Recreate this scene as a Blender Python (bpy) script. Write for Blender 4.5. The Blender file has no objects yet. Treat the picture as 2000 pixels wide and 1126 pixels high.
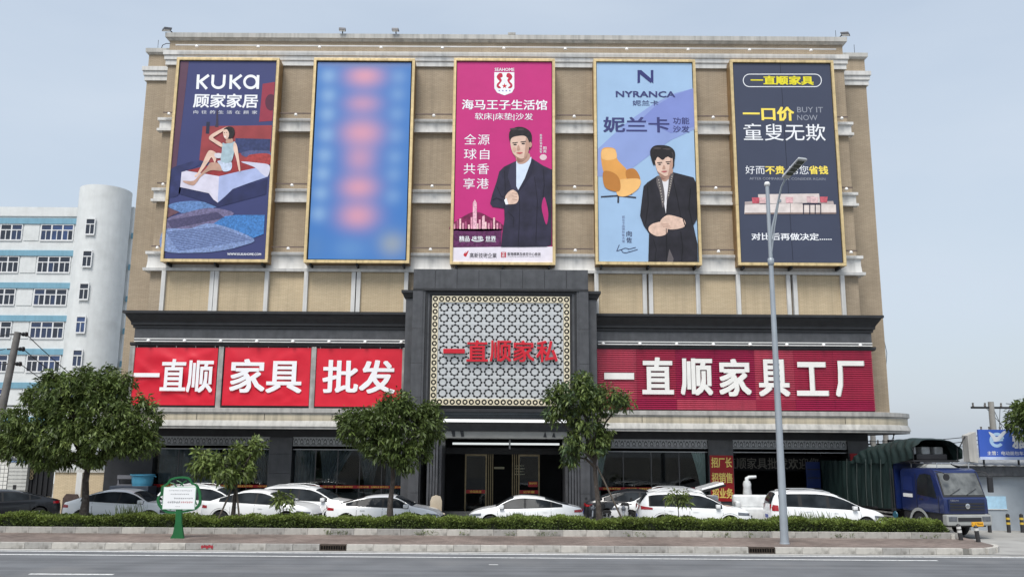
import bpy, bmesh, math, random
import numpy as np
from mathutils import Vector, Matrix, geometry
random.seed(7); RNG = np.random.default_rng(11)
SC = bpy.context.scene; COL = SC.collection
R = math.radians
# ---------------------------------------------------------------- camera
F, CAMH, TH, RO = 1690., 3.3, R(10.5), R(0.38)
cam = bpy.data.objects.new('camera', bpy.data.cameras.new('camera')); COL.objects.link(cam)
cam.data.sensor_width = 36; cam.data.lens = 36*F/2000; cam.data.clip_end = 3000; cam.data.clip_start = .1
_r, _u, _f = Vector((1,0,0)), Vector((0,-math.sin(TH),math.cos(TH))), Vector((0,math.cos(TH),math.sin(TH)))
_xa = _r*math.cos(RO)+_u*math.sin(RO); _ya = -_r*math.sin(RO)+_u*math.cos(RO)
mw = Matrix((( _xa.x,_ya.x,-_f.x,0),(_xa.y,_ya.y,-_f.y,0),(_xa.z,_ya.z,-_f.z,CAMH),(0,0,0,1)))
cam.matrix_world = mw; SC.camera = cam
# ---------------------------------------------------------------- sky, sun, exposure
SUN_EL, SUN_AZ = R(58), R(200)       # azimuth from +Y clockwise: the sun stands high behind the camera, a little left
world = bpy.data.worlds.new('World'); SC.world = world; world.use_nodes = True
nt = world.node_tree; nt.nodes.clear()
def _n(t, **k):
    n = nt.nodes.new(t)
    for a, b in k.items(): setattr(n, a, b)
    return n
out = _n('ShaderNodeOutputWorld'); bg = _n('ShaderNodeBackground'); sky = _n('ShaderNodeTexSky', sky_type='NISHITA', sun_disc=False)
sky.sun_elevation = SUN_EL; sky.sun_rotation = SUN_AZ; sky.air_density = 1.4; sky.dust_density = 3.0; sky.ozone_density = 1.5
tc = _n('ShaderNodeTexCoord'); mp = _n('ShaderNodeMapping'); mp.inputs['Scale'].default_value = (1.0,1.0,3.2)
nz = _n('ShaderNodeTexNoise'); nz.inputs['Scale'].default_value = 1.7; nz.inputs['Detail'].default_value = 5; nz.inputs['Roughness'].default_value = .5
rp = _n('ShaderNodeValToRGB'); rp.color_ramp.elements[0].position = .36; rp.color_ramp.elements[1].position = .68
rp.color_ramp.elements[0].color = (.62,.62,.62,1); rp.color_ramp.elements[1].color = (.9,.9,.9,1)
sc_ = _n('ShaderNodeVectorMath', operation='SCALE'); sc_.inputs['Scale'].default_value = .092
mx = _n('ShaderNodeMix', data_type='RGBA'); mx.inputs[7].default_value = (.375,.425,.49,1)
L = nt.links.new
L(tc.outputs['Generated'], mp.inputs['Vector']); L(mp.outputs['Vector'], nz.inputs['Vector']); L(nz.outputs['Fac'], rp.inputs['Fac'])
L(sky.outputs['Color'], sc_.inputs[0]); L(sc_.outputs['Vector'], mx.inputs[6]); L(rp.outputs['Color'], mx.inputs[0])
L(mx.outputs[2], bg.inputs['Color']); bg.inputs['Strength'].default_value = 1.0; L(bg.outputs[0], out.inputs[0])
sl = bpy.data.lights.new('sun','SUN'); sl.energy = 2.0; sl.angle = R(24); sl.color = (1,.965,.91)
sun = bpy.data.objects.new('sun', sl); COL.objects.link(sun)
sd = Vector((math.sin(SUN_AZ)*math.cos(SUN_EL), math.cos(SUN_AZ)*math.cos(SUN_EL), math.sin(SUN_EL)))
sun.rotation_euler = sd.to_track_quat('Z','Y').to_euler(); sun.location = (0,0,60)
vs = SC.view_settings; vs.view_transform = 'Standard'; vs.look = 'None'; vs.gamma = 1; vs.use_curve_mapping = False; vs.exposure = .8
# ---------------------------------------------------------------- helpers
def ray(x, y):
    u = (x-1000)/F; v = -(y-563)/F; c, s = math.cos(RO), math.sin(RO)
    a = u*c-v*s; b = u*s+v*c
    return (a, math.cos(TH)-b*math.sin(TH), math.sin(TH)+b*math.cos(TH))
def at(x, y, Y):                       # photo position -> (X, Z) on the upright plane at depth Y
    d = ray(x, y); t = Y/d[1]; return d[0]*t, CAMH+d[2]*t
def lin(r, g, b): 
    f = lambda c: c/12.92 if c <= .04045 else ((c+.055)/1.055)**2.4
    return (f(r/255), f(g/255), f(b/255))
MATS = {}
def mat(name, col, rough=.6, metal=0., spec=.5, var=.1, vs=2., bump=0., bs=60., streak=0., smap=(3.,3.,.22), coat=0., dirt_or_light=None, island=0., trans=0., emit=0.):
    if name in MATS: return MATS[name]
    m = bpy.data.materials.new(name); m.use_nodes = True; MATS[name] = m
    t = m.node_tree; N = t.nodes; K = t.links.new; p = N['Principled BSDF']
    p.inputs['Roughness'].default_value = rough; p.inputs['Metallic'].default_value = metal
    p.inputs['Specular IOR Level'].default_value = spec
    if coat: p.inputs['Coat Weight'].default_value = coat; p.inputs['Coat Roughness'].default_value = .05
    tc = N.new('ShaderNodeTexCoord')
    def noise(scale, vec=None, detail=4):
        n = N.new('ShaderNodeTexNoise'); n.inputs['Scale'].default_value = scale; n.inputs['Detail'].default_value = detail
        K(vec or tc.outputs['Object'], n.inputs['Vector']); return n.outputs['Fac']
    def mapr(f, a, b, c, d):
        n = N.new('ShaderNodeMapRange'); K(f, n.inputs[0])
        for i, v in enumerate((a,b,c,d)): n.inputs[i+1].default_value = v
        return n.outputs[0]
    def mul(c, f):
        n = N.new('ShaderNodeVectorMath'); n.operation = 'SCALE'; K(c, n.inputs[0]); K(f, n.inputs['Scale']); return n.outputs[0]
    rgb = N.new('ShaderNodeRGB'); rgb.outputs[0].default_value = (*col, 1); c = rgb.outputs[0]
    if var: c = mul(c, mapr(noise(vs), .3, .7, 1-var, 1+var))
    if streak:
        mpn = N.new('ShaderNodeMapping'); mpn.inputs['Scale'].default_value = smap; K(tc.outputs['Object'], mpn.inputs['Vector'])
        c = mul(c, mapr(noise(1.6, mpn.outputs[0], 5), .42, .72, 1., 1-streak))
    if dirt_or_light:
        x = N.new('ShaderNodeMix'); x.data_type = 'RGBA'; K(mapr(noise(dirt_or_light[1], None, 6), .52, .72, 0, dirt_or_light[2]), x.inputs[0]); K(c, x.inputs[6]); x.inputs[7].default_value = (*dirt_or_light[0], 1); c = x.outputs[2]
    if island:
        g = N.new('ShaderNodeNewGeometry'); c = mul(c, mapr(g.outputs['Random Per Island'], 0, 1, 1-island, 1+island))
    K(c, p.inputs['Base Color'])
    if bump:
        b = N.new('ShaderNodeBump'); b.inputs['Strength'].default_value = bump; b.inputs['Distance'].default_value = .02
        K(noise(bs, None, 3), b.inputs['Height']); K(b.outputs[0], p.inputs['Normal'])
    if emit:
        K(c, p.inputs['Emission Color']); p.inputs['Emission Strength'].default_value = emit
    if trans:
        tr = N.new('ShaderNodeBsdfTranslucent'); K(c, tr.inputs['Color']); ms = N.new('ShaderNodeMixShader'); ms.inputs[0].default_value = trans
        K(p.outputs[0], ms.inputs[1]); K(tr.outputs[0], ms.inputs[2]); K(ms.outputs[0], N['Material Output'].inputs[0])
    return m
def brick_mat(name, c1, c2, mortar, w=.23, h=.062, soot=.25, flat=False):
    if name in MATS: return MATS[name]
    m = bpy.data.materials.new(name); m.use_nodes = True; MATS[name] = m
    t = m.node_tree; N = t.nodes; K = t.links.new; p = N['Principled BSDF']; p.inputs['Roughness'].default_value = .7; p.inputs['Specular IOR Level'].default_value = .3
    tc = N.new('ShaderNodeTexCoord'); sx = N.new('ShaderNodeSeparateXYZ'); K(tc.outputs['Object'], sx.inputs[0])
    ad = N.new('ShaderNodeMath'); K(sx.outputs[0], ad.inputs[0]); K(sx.outputs[1], ad.inputs[1]); cb = N.new('ShaderNodeCombineXYZ'); K(sx.outputs[0] if flat else ad.outputs[0], cb.inputs[0]); K(sx.outputs[1 if flat else 2], cb.inputs[1])
    b = N.new('ShaderNodeTexBrick'); K(cb.outputs[0], b.inputs['Vector']); b.inputs['Scale'].default_value = 1
    b.inputs['Color1'].default_value = (*c1,1); b.inputs['Color2'].default_value = (*c2,1); b.inputs['Mortar'].default_value = (*mortar,1)
    b.inputs['Mortar Size'].default_value = .008; b.inputs['Brick Width'].default_value = w; b.inputs['Row Height'].default_value = h; b.inputs['Bias'].default_value = -.1
    n = N.new('ShaderNodeTexNoise'); n.inputs['Scale'].default_value = .5; n.inputs['Detail'].default_value = 6; K(tc.outputs['Object'], n.inputs['Vector'])
    mr = N.new('ShaderNodeMapRange'); K(n.outputs[0], mr.inputs[0]); mr.inputs[1].default_value = .35; mr.inputs[2].default_value = .7; mr.inputs[3].default_value = 1.05; mr.inputs[4].default_value = 1-soot
    mpn = N.new('ShaderNodeMapping'); mpn.inputs['Scale'].default_value = (2.2,2.2,.12); K(tc.outputs['Object'], mpn.inputs['Vector'])
    n2 = N.new('ShaderNodeTexNoise'); n2.inputs['Scale'].default_value = 1.5; n2.inputs['Detail'].default_value = 5; K(mpn.outputs[0], n2.inputs['Vector'])
    mr2 = N.new('ShaderNodeMapRange'); K(n2.outputs[0], mr2.inputs[0]); mr2.inputs[1].default_value = .5; mr2.inputs[2].default_value = .75; mr2.inputs[3].default_value = 1.; mr2.inputs[4].default_value = .86
    mm = N.new('ShaderNodeMath'); mm.operation = 'MULTIPLY'; K(mr.outputs[0], mm.inputs[0]); K(mr2.outputs[0], mm.inputs[1])
    v = N.new('ShaderNodeVectorMath'); v.operation = 'SCALE'; K(b.outputs['Color'], v.inputs[0]); K(mm.outputs[0], v.inputs['Scale']); K(v.outputs[0], p.inputs['Base Color'])
    bu = N.new('ShaderNodeBump'); bu.inputs['Strength'].default_value = .4; bu.inputs['Distance'].default_value = .01; bu.invert = True; K(b.outputs['Fac'], bu.inputs['Height']); K(bu.outputs[0], p.inputs['Normal'])
    return m
def glass_mat(name, tint, refl=1.45, rough=.01):
    if name in MATS: return MATS[name]
    m = bpy.data.materials.new(name); m.use_nodes = True; MATS[name] = m
    t = m.node_tree; N = t.nodes; K = t.links.new; N.remove(N['Principled BSDF'])
    tr = N.new('ShaderNodeBsdfTransparent'); tr.inputs[0].default_value = (*tint,1); gl = N.new('ShaderNodeBsdfGlossy'); gl.inputs['Roughness'].default_value = rough
    fr = N.new('ShaderNodeFresnel'); fr.inputs[0].default_value = refl; mxs = N.new('ShaderNodeMixShader')
    K(fr.outputs[0], mxs.inputs[0]); K(tr.outputs[0], mxs.inputs[1]); K(gl.outputs[0], mxs.inputs[2]); K(mxs.outputs[0], N['Material Output'].inputs[0])
    return m
LOCAL = set()
def tag(o, label=None, cat=None, group=None, kind=None):
    for k, v in (('label',label),('category',cat),('group',group),('kind',kind)):
        if v: o[k] = v
    return o
def thing(name, label, cat, loc=(0,0,0), rotz=0., group=None, local=False):
    o = bpy.data.objects.new(name, None); COL.objects.link(o); o.location = loc; o.rotation_euler = (0,0,rotz)
    o.empty_display_size = .3; tag(o, label, cat, group)
    if local: LOCAL.add(o.name)
    return o
def root(o):
    while o.parent: o = o.parent
    return o
def put(name, me, m, parent=None, loc=None):
    o = bpy.data.objects.new(name, me); COL.objects.link(o)
    if m and not me.materials: me.materials.append(m)
    if parent: o.parent = parent
    if loc is not None:
        if parent:
            r = root(parent)
            if r.name not in LOCAL: loc = Vector(loc)-r.location
        o.location = loc
    return o
class MB:
    def __init__(s): s.v = []; s.f = []
    def add(s, vs, fs):
        n = len(s.v); s.v += [tuple(p) for p in vs]; s.f += [tuple(i+n for i in f) for f in fs]; return s
    def box(s, x0, x1, y0, y1, z0, z1):
        return s.add([(x0,y0,z0),(x1,y0,z0),(x1,y1,z0),(x0,y1,z0),(x0,y0,z1),(x1,y0,z1),(x1,y1,z1),(x0,y1,z1)],
                     [(0,3,2,1),(4,5,6,7),(0,1,5,4),(1,2,6,5),(2,3,7,6),(3,0,4,7)])
    def hexa(s, p): return s.add(p, [(0,3,2,1),(4,5,6,7),(0,1,5,4),(1,2,6,5),(2,3,7,6),(3,0,4,7)])
    def prism(s, pts, a, b, axis='y'):          # pts in (x,z) extruded along y, (y,z) along x, (x,y) along z
        pts = list(pts); n = len(pts); a, b = min(a,b), max(a,b)
        if sum(pts[i][0]*pts[(i+1)%n][1]-pts[(i+1)%n][0]*pts[i][1] for i in range(n)) < 0: pts.reverse()
        q = lambda p, t: (p[0],t,p[1]) if axis == 'y' else ((t,p[0],p[1]) if axis == 'x' else (p[0],p[1],t))
        fs = []
        for t in geometry.tessellate_polygon([[Vector((p[0],p[1],0)) for p in pts]]):
            if sum(pts[t[i]][0]*pts[t[(i+1)%3]][1]-pts[t[(i+1)%3]][0]*pts[t[i]][1] for i in range(3)) < 0: t = (t[0],t[2],t[1])
            rv = tuple(reversed(t)); lo, hi = (t, rv) if axis == 'y' else (rv, t)
            fs += [tuple(lo), tuple(i+n for i in hi)]
        for i in range(n):
            j = (i+1)%n; fs.append((j,i,i+n,j+n) if axis == 'y' else (i,j,j+n,i+n))
        return s.add([q(p,a) for p in pts]+[q(p,b) for p in pts], fs)
    def tube(s, pts, r, n=8, caps=True):
        pts = [Vector(p) for p in pts]; rs = r if hasattr(r,'__len__') else [r]*len(pts); base = len(s.v); ref = None
        for i, p in enumerate(pts):
            d = (pts[min(i+1,len(pts)-1)]-pts[max(i-1,0)]).normalized()
            if ref is None: ref = Vector((0,0,1)) if abs(d.z) < .9 else Vector((1,0,0))
            a = d.cross(ref).normalized(); b = a.cross(d).normalized(); ref = b
            for k in range(n):
                t = 2*math.pi*k/n; s.v.append(tuple(p+(a*math.cos(t)+b*math.sin(t))*rs[i]))
        for i in range(len(pts)-1):
            for k in range(n):
                k2 = (k+1)%n; s.f.append((base+i*n+k, base+i*n+k2, base+(i+1)*n+k2, base+(i+1)*n+k))
        if caps: s.f.append(tuple(base+k for k in reversed(range(n)))); s.f.append(tuple(base+(len(pts)-1)*n+k for k in range(n)))
        return s
    def lathe(s, prof, c=(0,0,0), n=20, axis='z'):     # prof [(r, h)]
        base = len(s.v); m = len(prof)
        for k in range(n):
            t = 2*math.pi*k/n
            for r, h in prof:
                x, y = r*math.cos(t), r*math.sin(t)
                s.v.append({'z':(c[0]+x,c[1]+y,c[2]+h),'y':(c[0]+x,c[1]+h,c[2]-y) if False else (c[0]+x,c[1]+h,c[2]+y),'x':(c[0]+h,c[1]+x,c[2]+y)}[axis])
        for k in range(n):
            k2 = (k+1)%n
            for j in range(m-1): s.f.append((base+k*m+j, base+k2*m+j, base+k2*m+j+1, base+k*m+j+1))
        return s
    def sweep(s, prof, path, closed=False):   # prof [(out, z)] ; path [(x,y)] walked so that 'out' is to its right
        n, m = len(path), len(prof); base = len(s.v); P = [Vector(p) for p in path]
        for i in range(n):
            d0 = (P[i]-P[i-1]).normalized() if i else (P[1]-P[0]).normalized()
            d1 = (P[i+1]-P[i]).normalized() if i < n-1 else d0
            if i == 0: d0 = d1
            n0 = Vector((d0.y,-d0.x)); n1 = Vector((d1.y,-d1.x)); b = (n0+n1); b = b/max(.2, b.length_squared)*2
            for o, z in prof: s.v.append((P[i].x+b.x*o, P[i].y+b.y*o, z))
        for i in range(n-1):
            for j in range(m-1):
                s.f.append((base+i*m+j, base+(i+1)*m+j, base+(i+1)*m+j+1, base+i*m+j+1))
        s.f.append(tuple(base+j for j in range(m))); s.f.append(tuple(base+(n-1)*m+j for j in reversed(range(m))))
        return s
    def mesh(s, name, smooth=0, bevel=0., fix=False):
        me = bpy.data.meshes.new(name); me.from_pydata(s.v, [], s.f)
        if bevel or fix:
            bm = bmesh.new(); bm.from_mesh(me)
            if fix: bmesh.ops.recalc_face_normals(bm, faces=bm.faces)
            if bevel: bmesh.ops.bevel(bm, geom=[e for e in bm.edges if len(e.link_faces) == 2 and e.calc_face_angle(0) > .5], offset=bevel, segments=2, affect='EDGES', profile=.6, clamp_overlap=True)
            bm.to_mesh(me); bm.free()
        if smooth:
            me.polygons.foreach_set('use_smooth', [True]*len(me.polygons)); me.set_sharp_from_angle(angle=R(smooth))
        me.update(); return me
    def build(s, name, m, parent=None, smooth=0, bevel=0., fix=False, loc=None):
        if parent is not None:
            r = root(parent)
            if r.name not in LOCAL:
                o = r.location; s.v = [(x-o.x,y-o.y,z-o.z) for x,y,z in s.v]
        me = s.mesh(name, smooth, bevel, fix); return put(name, me, m, parent)
def bx(name, m, parent, x0, x1, y0, y1, z0, z1, bevel=0.): return MB().box(x0,x1,y0,y1,z0,z1).build(name, m, parent, bevel=bevel)
def struct(o): o['kind'] = 'structure'; return o
_TC = {}
def text_raw(s, bold=0., ext=0., spacing=1.):
    key = (s, ext, spacing)
    if key in _TC: return _TC[key]
    c = bpy.data.curves.new('t','FONT'); c.body = s; c.extrude = ext; c.resolution_u = 2; c.space_character = spacing
    o = bpy.data.objects.new('t', c); COL.objects.link(o); bpy.context.view_layer.update()
    me = bpy.data.meshes.new_from_object(o.evaluated_get(bpy.context.evaluated_depsgraph_get()))
    bpy.data.objects.remove(o); bpy.data.curves.remove(c)
    v = np.empty(len(me.vertices)*3); me.vertices.foreach_get('co', v); v = v.reshape(-1,3)
    f = [tuple(p.vertices) for p in me.polygons]; bpy.data.meshes.remove(me)
    _TC[key] = (v, f); return v, f
def text_w(parent, name, s, X0, X1, Z0, Z1, Y, m, bold=0., thick=.004, fit=True, spacing=1.):   # lettering on an upright plane facing -Y
    v, f = text_raw(s, 0, .05 if thick > .006 else 0., spacing); lo, hi = v.min(0), v.max(0)
    sx = (X1-X0)/(hi[0]-lo[0]+2*bold); sz = (Z1-Z0)/(hi[1]-lo[1]+2*bold); dzt = max(1e-6, hi[2]-lo[2])
    bz_ = bold*.72; offs = [(0.,0.)]+([(bold*i, bz_*j) for i in (-1,0,1) for j in (-1,0,1) if i or j] if bold > 0 else [])
    mb = MB()
    for i, (ox, oy) in enumerate(offs):
        mb.add([(X0+(p[0]-lo[0]+bold+ox)*sx, Y-.0004*i-((p[2]-lo[2])/dzt*thick if thick > .006 else 0), Z0+(p[1]-lo[1]+bold+oy)*sz) for p in v], f)
    return mb.build(name, m, parent)
def text_px(parent, name, s, x0, y0, x1, y1, Y, m, bold=0., thick=.004, spacing=1.):
    a = [at(x0,y0,Y), at(x1,y0,Y), at(x0,y1,Y), at(x1,y1,Y)]
    return text_w(parent, name, s, (a[0][0]+a[2][0])/2, (a[1][0]+a[3][0])/2, (a[2][1]+a[3][1])/2, (a[0][1]+a[1][1])/2, Y, m, bold, thick, spacing=spacing)
def smooth_loop(p, n=4):
    q = []; k = len(p)
    for i in range(k):
        a, b, c, d = (Vector(p[(i+j-1)%k]) for j in range(4))
        for t in range(n):
            u = t/n; q.append(tuple(.5*((2*b)+(c-a)*u+(2*a-5*b+4*c-d)*u*u+(3*b-a-3*c+d)*u**3)))
    return q
def print_px(parent, name, pts, Y, m, sm=True, zt=(0,0,1)):       # a flat printed shape on an upright plane
    p = [at(zt[0]+x/zt[2], zt[1]+y/zt[2], Y) for x, y in pts]
    if sm: p = smooth_loop(p)
    tri = geometry.tessellate_polygon([[Vector((a[0],a[1],0)) for a in p]])
    mb = MB(); fs = []
    for t in tri:
        ar = sum(p[t[i]][0]*p[t[(i+1)%3]][1]-p[t[(i+1)%3]][0]*p[t[i]][1] for i in range(3))
        fs.append(tuple(t) if ar > 0 else (t[0],t[2],t[1]))
    mb.add([(a[0],Y,a[1]) for a in p], fs); return mb.build(name, m, parent)
def ell(cx, cy, rx, ry, n=14, rot=0): 
    c, s = math.cos(rot), math.sin(rot)
    return [(cx+rx*math.cos(t)*c-ry*math.sin(t)*s, cy+rx*math.cos(t)*s+ry*math.sin(t)*c) for t in (2*math.pi*i/n for i in range(n))]
def curve_fill(loops, ext):       # 2-D outline with holes (even-odd) -> pierced plate in x,z with thickness along y
    pts, edges, fcs = [], [], []
    for lp in loops:
        n0 = len(pts); k = len(lp); pts += [Vector((p[0],p[1])) for p in lp]; edges += [(n0+i, n0+(i+1)%k) for i in range(k)]
    V, E_, T, *_ = geometry.delaunay_2d_cdt(pts, edges, [], 0, 1e-6)
    def inside(c):
        odd = False
        for lp in loops:
            j = len(lp)-1
            for i in range(len(lp)):
                (xi,yi),(xj,yj) = lp[i], lp[j]
                if (yi > c[1]) != (yj > c[1]) and c[0] < (xj-xi)*(c[1]-yi)/(yj-yi)+xi: odd = not odd
                j = i
        return odd
    mb = MB(); nv = len(V); mb.v = [(v.x,-ext/2,v.y) for v in V]+[(v.x,ext/2,v.y) for v in V]; cnt = {}
    for t in T:
        c = (sum(V[i].x for i in t)/3, sum(V[i].y for i in t)/3)
        if not inside(c): continue
        ar = sum(V[t[i]].x*V[t[(i+1)%3]].y-V[t[(i+1)%3]].x*V[t[i]].y for i in range(3)); t = tuple(t) if ar > 0 else tuple(reversed(t))
        mb.f.append(t)
        for i in range(3): cnt[(t[i],t[(i+1)%3])] = 1
    for (a_, b_) in list(cnt):
        if (b_, a_) not in cnt: mb.f.append((b_,a_,a_+nv,b_+nv))
    return mb
# ================================================================ materials shared by the setting
asphalt = mat('asphalt', (.155,.162,.172), .85, var=.14, vs=.7, streak=.3, smap=(.06,1.6,1.), bump=.5, bs=90, dirt_or_light=((.17,.17,.17),.35,.6), spec=.3)
concrete = mat('concrete', (.34,.335,.32), .85, var=.1, vs=1.2, bump=.25, bs=40, dirt_or_light=((.2,.19,.18),.8,.6), spec=.25)
kerbmat = mat('kerb granite', (.42,.405,.375), .8, var=.12, vs=3, bump=.4, bs=60, streak=.12, dirt_or_light=((.2,.19,.17),4.5,.8), spec=.3)
kerbmat2 = mat('kerb granite pale', (.5,.48,.44), .8, var=.1, vs=3, bump=.4, bs=60, streak=.15, dirt_or_light=((.22,.21,.19),4.,.8), spec=.3)
kerbmat3 = mat('kerb granite dull', (.34,.33,.31), .8, var=.14, vs=3, bump=.4, bs=60, streak=.15, dirt_or_light=((.16,.15,.14),5.,.8), spec=.3)
paver = brick_mat('pavers', (.2,.155,.135), (.31,.25,.22), (.17,.145,.13), .22, .11, .45, True)
linem = mat('road paint', (.72,.73,.72), .7, var=.12, vs=6, dirt_or_light=((.25,.25,.25),9,.75), spec=.3)
soil = mat('soil', (.07,.055,.04), .95, var=.3, vs=9, bump=.6, bs=30, spec=.1)
dark = mat('black void', (.012,.012,.014), .7, var=.05, spec=.2)
steel = mat('steel', (.45,.46,.47), .4, .8, var=.1, vs=8)
iron = mat('dark iron', (.04,.04,.042), .5, .6, var=.2, vs=10)
white_paint = mat('white paint', (.72,.72,.71), .5, var=.06, vs=3)
lampw = mat('lamp glass', (.85,.85,.84), .25, var=.03)
# ================================================================ ground, road, pavement
g = MB(); g.add([(-700,-300,-.03),(700,-300,-.03),(700,1500,-.03),(-700,1500,-.03)], [(0,1,2,3)]); struct(g.build('ground', mat('waste ground', (.2,.19,.17), .95, var=.2, vs=.3)))
rd = MB(); n = 40
rd.add([(-120,-14,0),(120,-14,0),(120,29.42,0),(-120,29.42,0)], [(0,1,2,3)]); road = struct(rd.build('road', asphalt))
fc = MB(); fc.add([(-90,29.42,.012),(90,29.42,.012),(90,62,.012),(-90,62,.012)], [(0,1,2,3)]); struct(fc.build('forecourt', concrete))
def line(x0, x1, y0, y1): return MB().add([(x0,y0,.005),(x1,y0,.005),(x1,y1,.005),(x0,y1,.005)], [(0,1,2,3)]).build('road_marking', linem, road)
line(-60,13.2,27.72,27.87); line(16.4,60,27.72,27.87); line(-60,17.2,28.62,28.8)
for i in range(-4,5): line(-12.6+i*12.2,-10.4+i*12.2,23.6,23.76) if i != 1 else line(-.62,-.35,26.1,26.2)
gut = MB().add([(-90,28.95,.003),(17.6,28.95,.003),(17.6,29.3,.003),(-90,29.3,.003)], [(0,1,2,3)]); struct(gut.build('gutter', mat('gutter concrete', (.4,.39,.37), .85, var=.15, vs=2, dirt_or_light=((.2,.19,.18),1.5,.7))))
pv = MB(); PE = 15.8
pav = [(-70,29.48),(PE-.9,29.48)]+[(PE-.9+1.6*math.sin(t), 31.08-1.6*math.cos(t)) for t in np.linspace(.2,1.35,7)]+[(16.75,32.5),(16.75,34.3),(-70,34.3)]
pv.prism(pav, 0, .195, 'z'); pavement = struct(pv.build('pavement', paver))
vg = bx('planting_bed', soil, None, -20.2, 16.15, 32.78, 34.1, .15, .33); struct(vg)
# kerb stones, each one a piece of its own
kerb = struct(MB().box(-45,15.2,29.46,29.5,.0,.18).build('kerb', mat('kerb bedding', (.2,.195,.18), .9)))
def stone(w, d, h, name):
    return MB().box(-w/2,w/2,-d/2,d/2,0,h).mesh(name, bevel=.014)
KS = [stone(.868,.16,.2,'kerb_stone') for _ in range(3)]
for k, m in zip(KS, (kerbmat,kerbmat2,kerbmat3)): k.materials.append(m)
x = -24.6; i = 0
while x < PE-1.4:
    mid = x+.4375; gap = any(abs(mid-gx) < .3 for gx in (-5.7875, 8.2125))
    if not gap:
        o = put('kerb_stone', random.choice(KS), None, kerb); o.location = (mid, 29.385+random.uniform(-.004,.004), .004+random.uniform(0,.005)); o.rotation_euler = (0,0,random.uniform(-.003,.003))
    x += .875
for t in np.linspace(.24,1.35,4):
    o = put('kerb_stone', stone(.5,.16,.2,'kerb_stone'), kerbmat2, kerb); o.location = (PE-.9+1.69*math.sin(t), 31.08-1.69*math.cos(t), .004); o.rotation_euler = (0,0,t)
KP = [stone(.84,.13,.24,'kerb_stone') for _ in range(3)]
for k, m in zip(KP, (kerbmat,kerbmat2,kerbmat3)): k.materials.append(m)
pk = struct(MB().box(-26,16.1,32.74,32.76,.15,.35).build('planter_kerb', MATS['kerb bedding']))
x = -26
while x < 15.9:
    o = put('kerb_stone', random.choice(KP), None, pk); o.location = (x+.423, 32.66+random.uniform(-.005,.005), .165+random.uniform(0,.012)); o.rotation_euler = (0,random.uniform(-.006,.006),random.uniform(-.004,.004)); x += .846
for j, (px_, py_) in enumerate(((16.25,32.8),(16.3,33.5))):
    o = put('kerb_stone', stone(.75,.13,.2,'kerb_stone'), kerbmat2, pk); o.location = (px_,py_,.15); o.rotation_euler = (0,0,R(60+30*j))
# storm drains and the red paint on the kerb
for gx, lab in ((-5.7875,'rusty storm drain grate in the kerb, left of the white sedan pair'),(8.2125,'rusty storm drain grate in the kerb near the street lamp')):
    t = thing('storm_drain', lab, 'drain', (gx,29.38,0), group='drain grates set in the kerb')
    rust = mat('rusty iron', (.06,.045,.035), .8, .3, var=.4, vs=14)
    bx('frame', rust, t, gx-.43,gx+.43,29.30,29.46,.16,.205); bx('frame', rust, t, gx-.43,gx+.43,29.30,29.34,.012,.04)
    for q in range(11): bx('bar', rust, t, gx-.41+q*.08,gx-.385+q*.08,29.305,29.335,.04,.16)
    bx('pit', dark, t, gx-.43,gx+.43,29.4,29.452,.01,.158)
rp_ = MB(); redp = mat('red spray paint', (.3,.02,.03), .6, var=.3, vs=14)
pm = thing('paint_mark', 'red spray paint mark on the kerb face right of the tree shaped sign', 'paint mark', (-9.9,29.298,.1))
for k in range(5):
    cx_, cz_ = -10.05+.08*k, .1+.02*(k%2); MB().add([(cx_+.05*math.cos(a_)*random.uniform(.7,1.2),29.297-.002*k,cz_+.06*math.sin(a_)*random.uniform(.7,1.1)) for a_ in np.linspace(0,2*math.pi,10,endpoint=False)], [tuple(range(10))]).build('paint_blot', redp, pm)
# ================================================================ the furniture store
brickU = brick_mat('tan brick', (.39,.315,.225), (.45,.365,.265), (.28,.225,.165), soot=.18)
brickL = brick_mat('sandy brick', (.58,.465,.305), (.64,.52,.35), (.42,.335,.225), soot=.1)
trim = mat('grey white trim', (.66,.655,.635), .6, var=.07, vs=1.5, streak=.22, bump=.1, bs=30)
trim2 = mat('parapet stone', (.5,.49,.46), .7, var=.1, vs=1.5, streak=.35)
cream = mat('cream stone', (.6,.53,.4), .6, var=.08, vs=1.2, streak=.35)
ledgeg = mat('ledge grey', (.42,.41,.385), .6, var=.12, vs=1.5, streak=.35)
granite = mat('black granite', (.075,.077,.084), .35, var=.2, vs=2.5, bump=.15, bs=120, spec=.5, streak=.2)
granite2 = mat('black granite rough', (.02,.021,.024), .5, var=.25, vs=3, bump=.2, bs=120)
graniteB = mat('bluish granite', (.04,.05,.058), .3, var=.2, vs=2.5)
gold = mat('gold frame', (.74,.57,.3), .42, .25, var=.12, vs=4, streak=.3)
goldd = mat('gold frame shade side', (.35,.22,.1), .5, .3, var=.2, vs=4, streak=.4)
store = thing('furniture_store', 'large tan brick furniture store with tall billboards, red signs and dark granite portal', 'building', (-.4,42,0))
XL, XR, WL, WR = -17.9, 17.12, -19.6, 18.87
bx('main_wall', brickU, store, XL, XR, 42, 58, 4.26, 24.15)
MB().box(WL,XL-.002,43.5,58,4.26,24.1).build('wing_wall', brickU, store); MB().box(XR+.002,WR,43.5,58,4.26,24.1).build('wing_wall', brickU, store)
MB().sweep([(0,24.08),(.06,24.1),(.12,24.18),(.19,24.2),(.2,24.44),(0,24.46),(-.3,24.42)], [(XL,46),(XL,42),(XR,42),(XR,46)]).build('parapet_coping', trim2, store)
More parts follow.
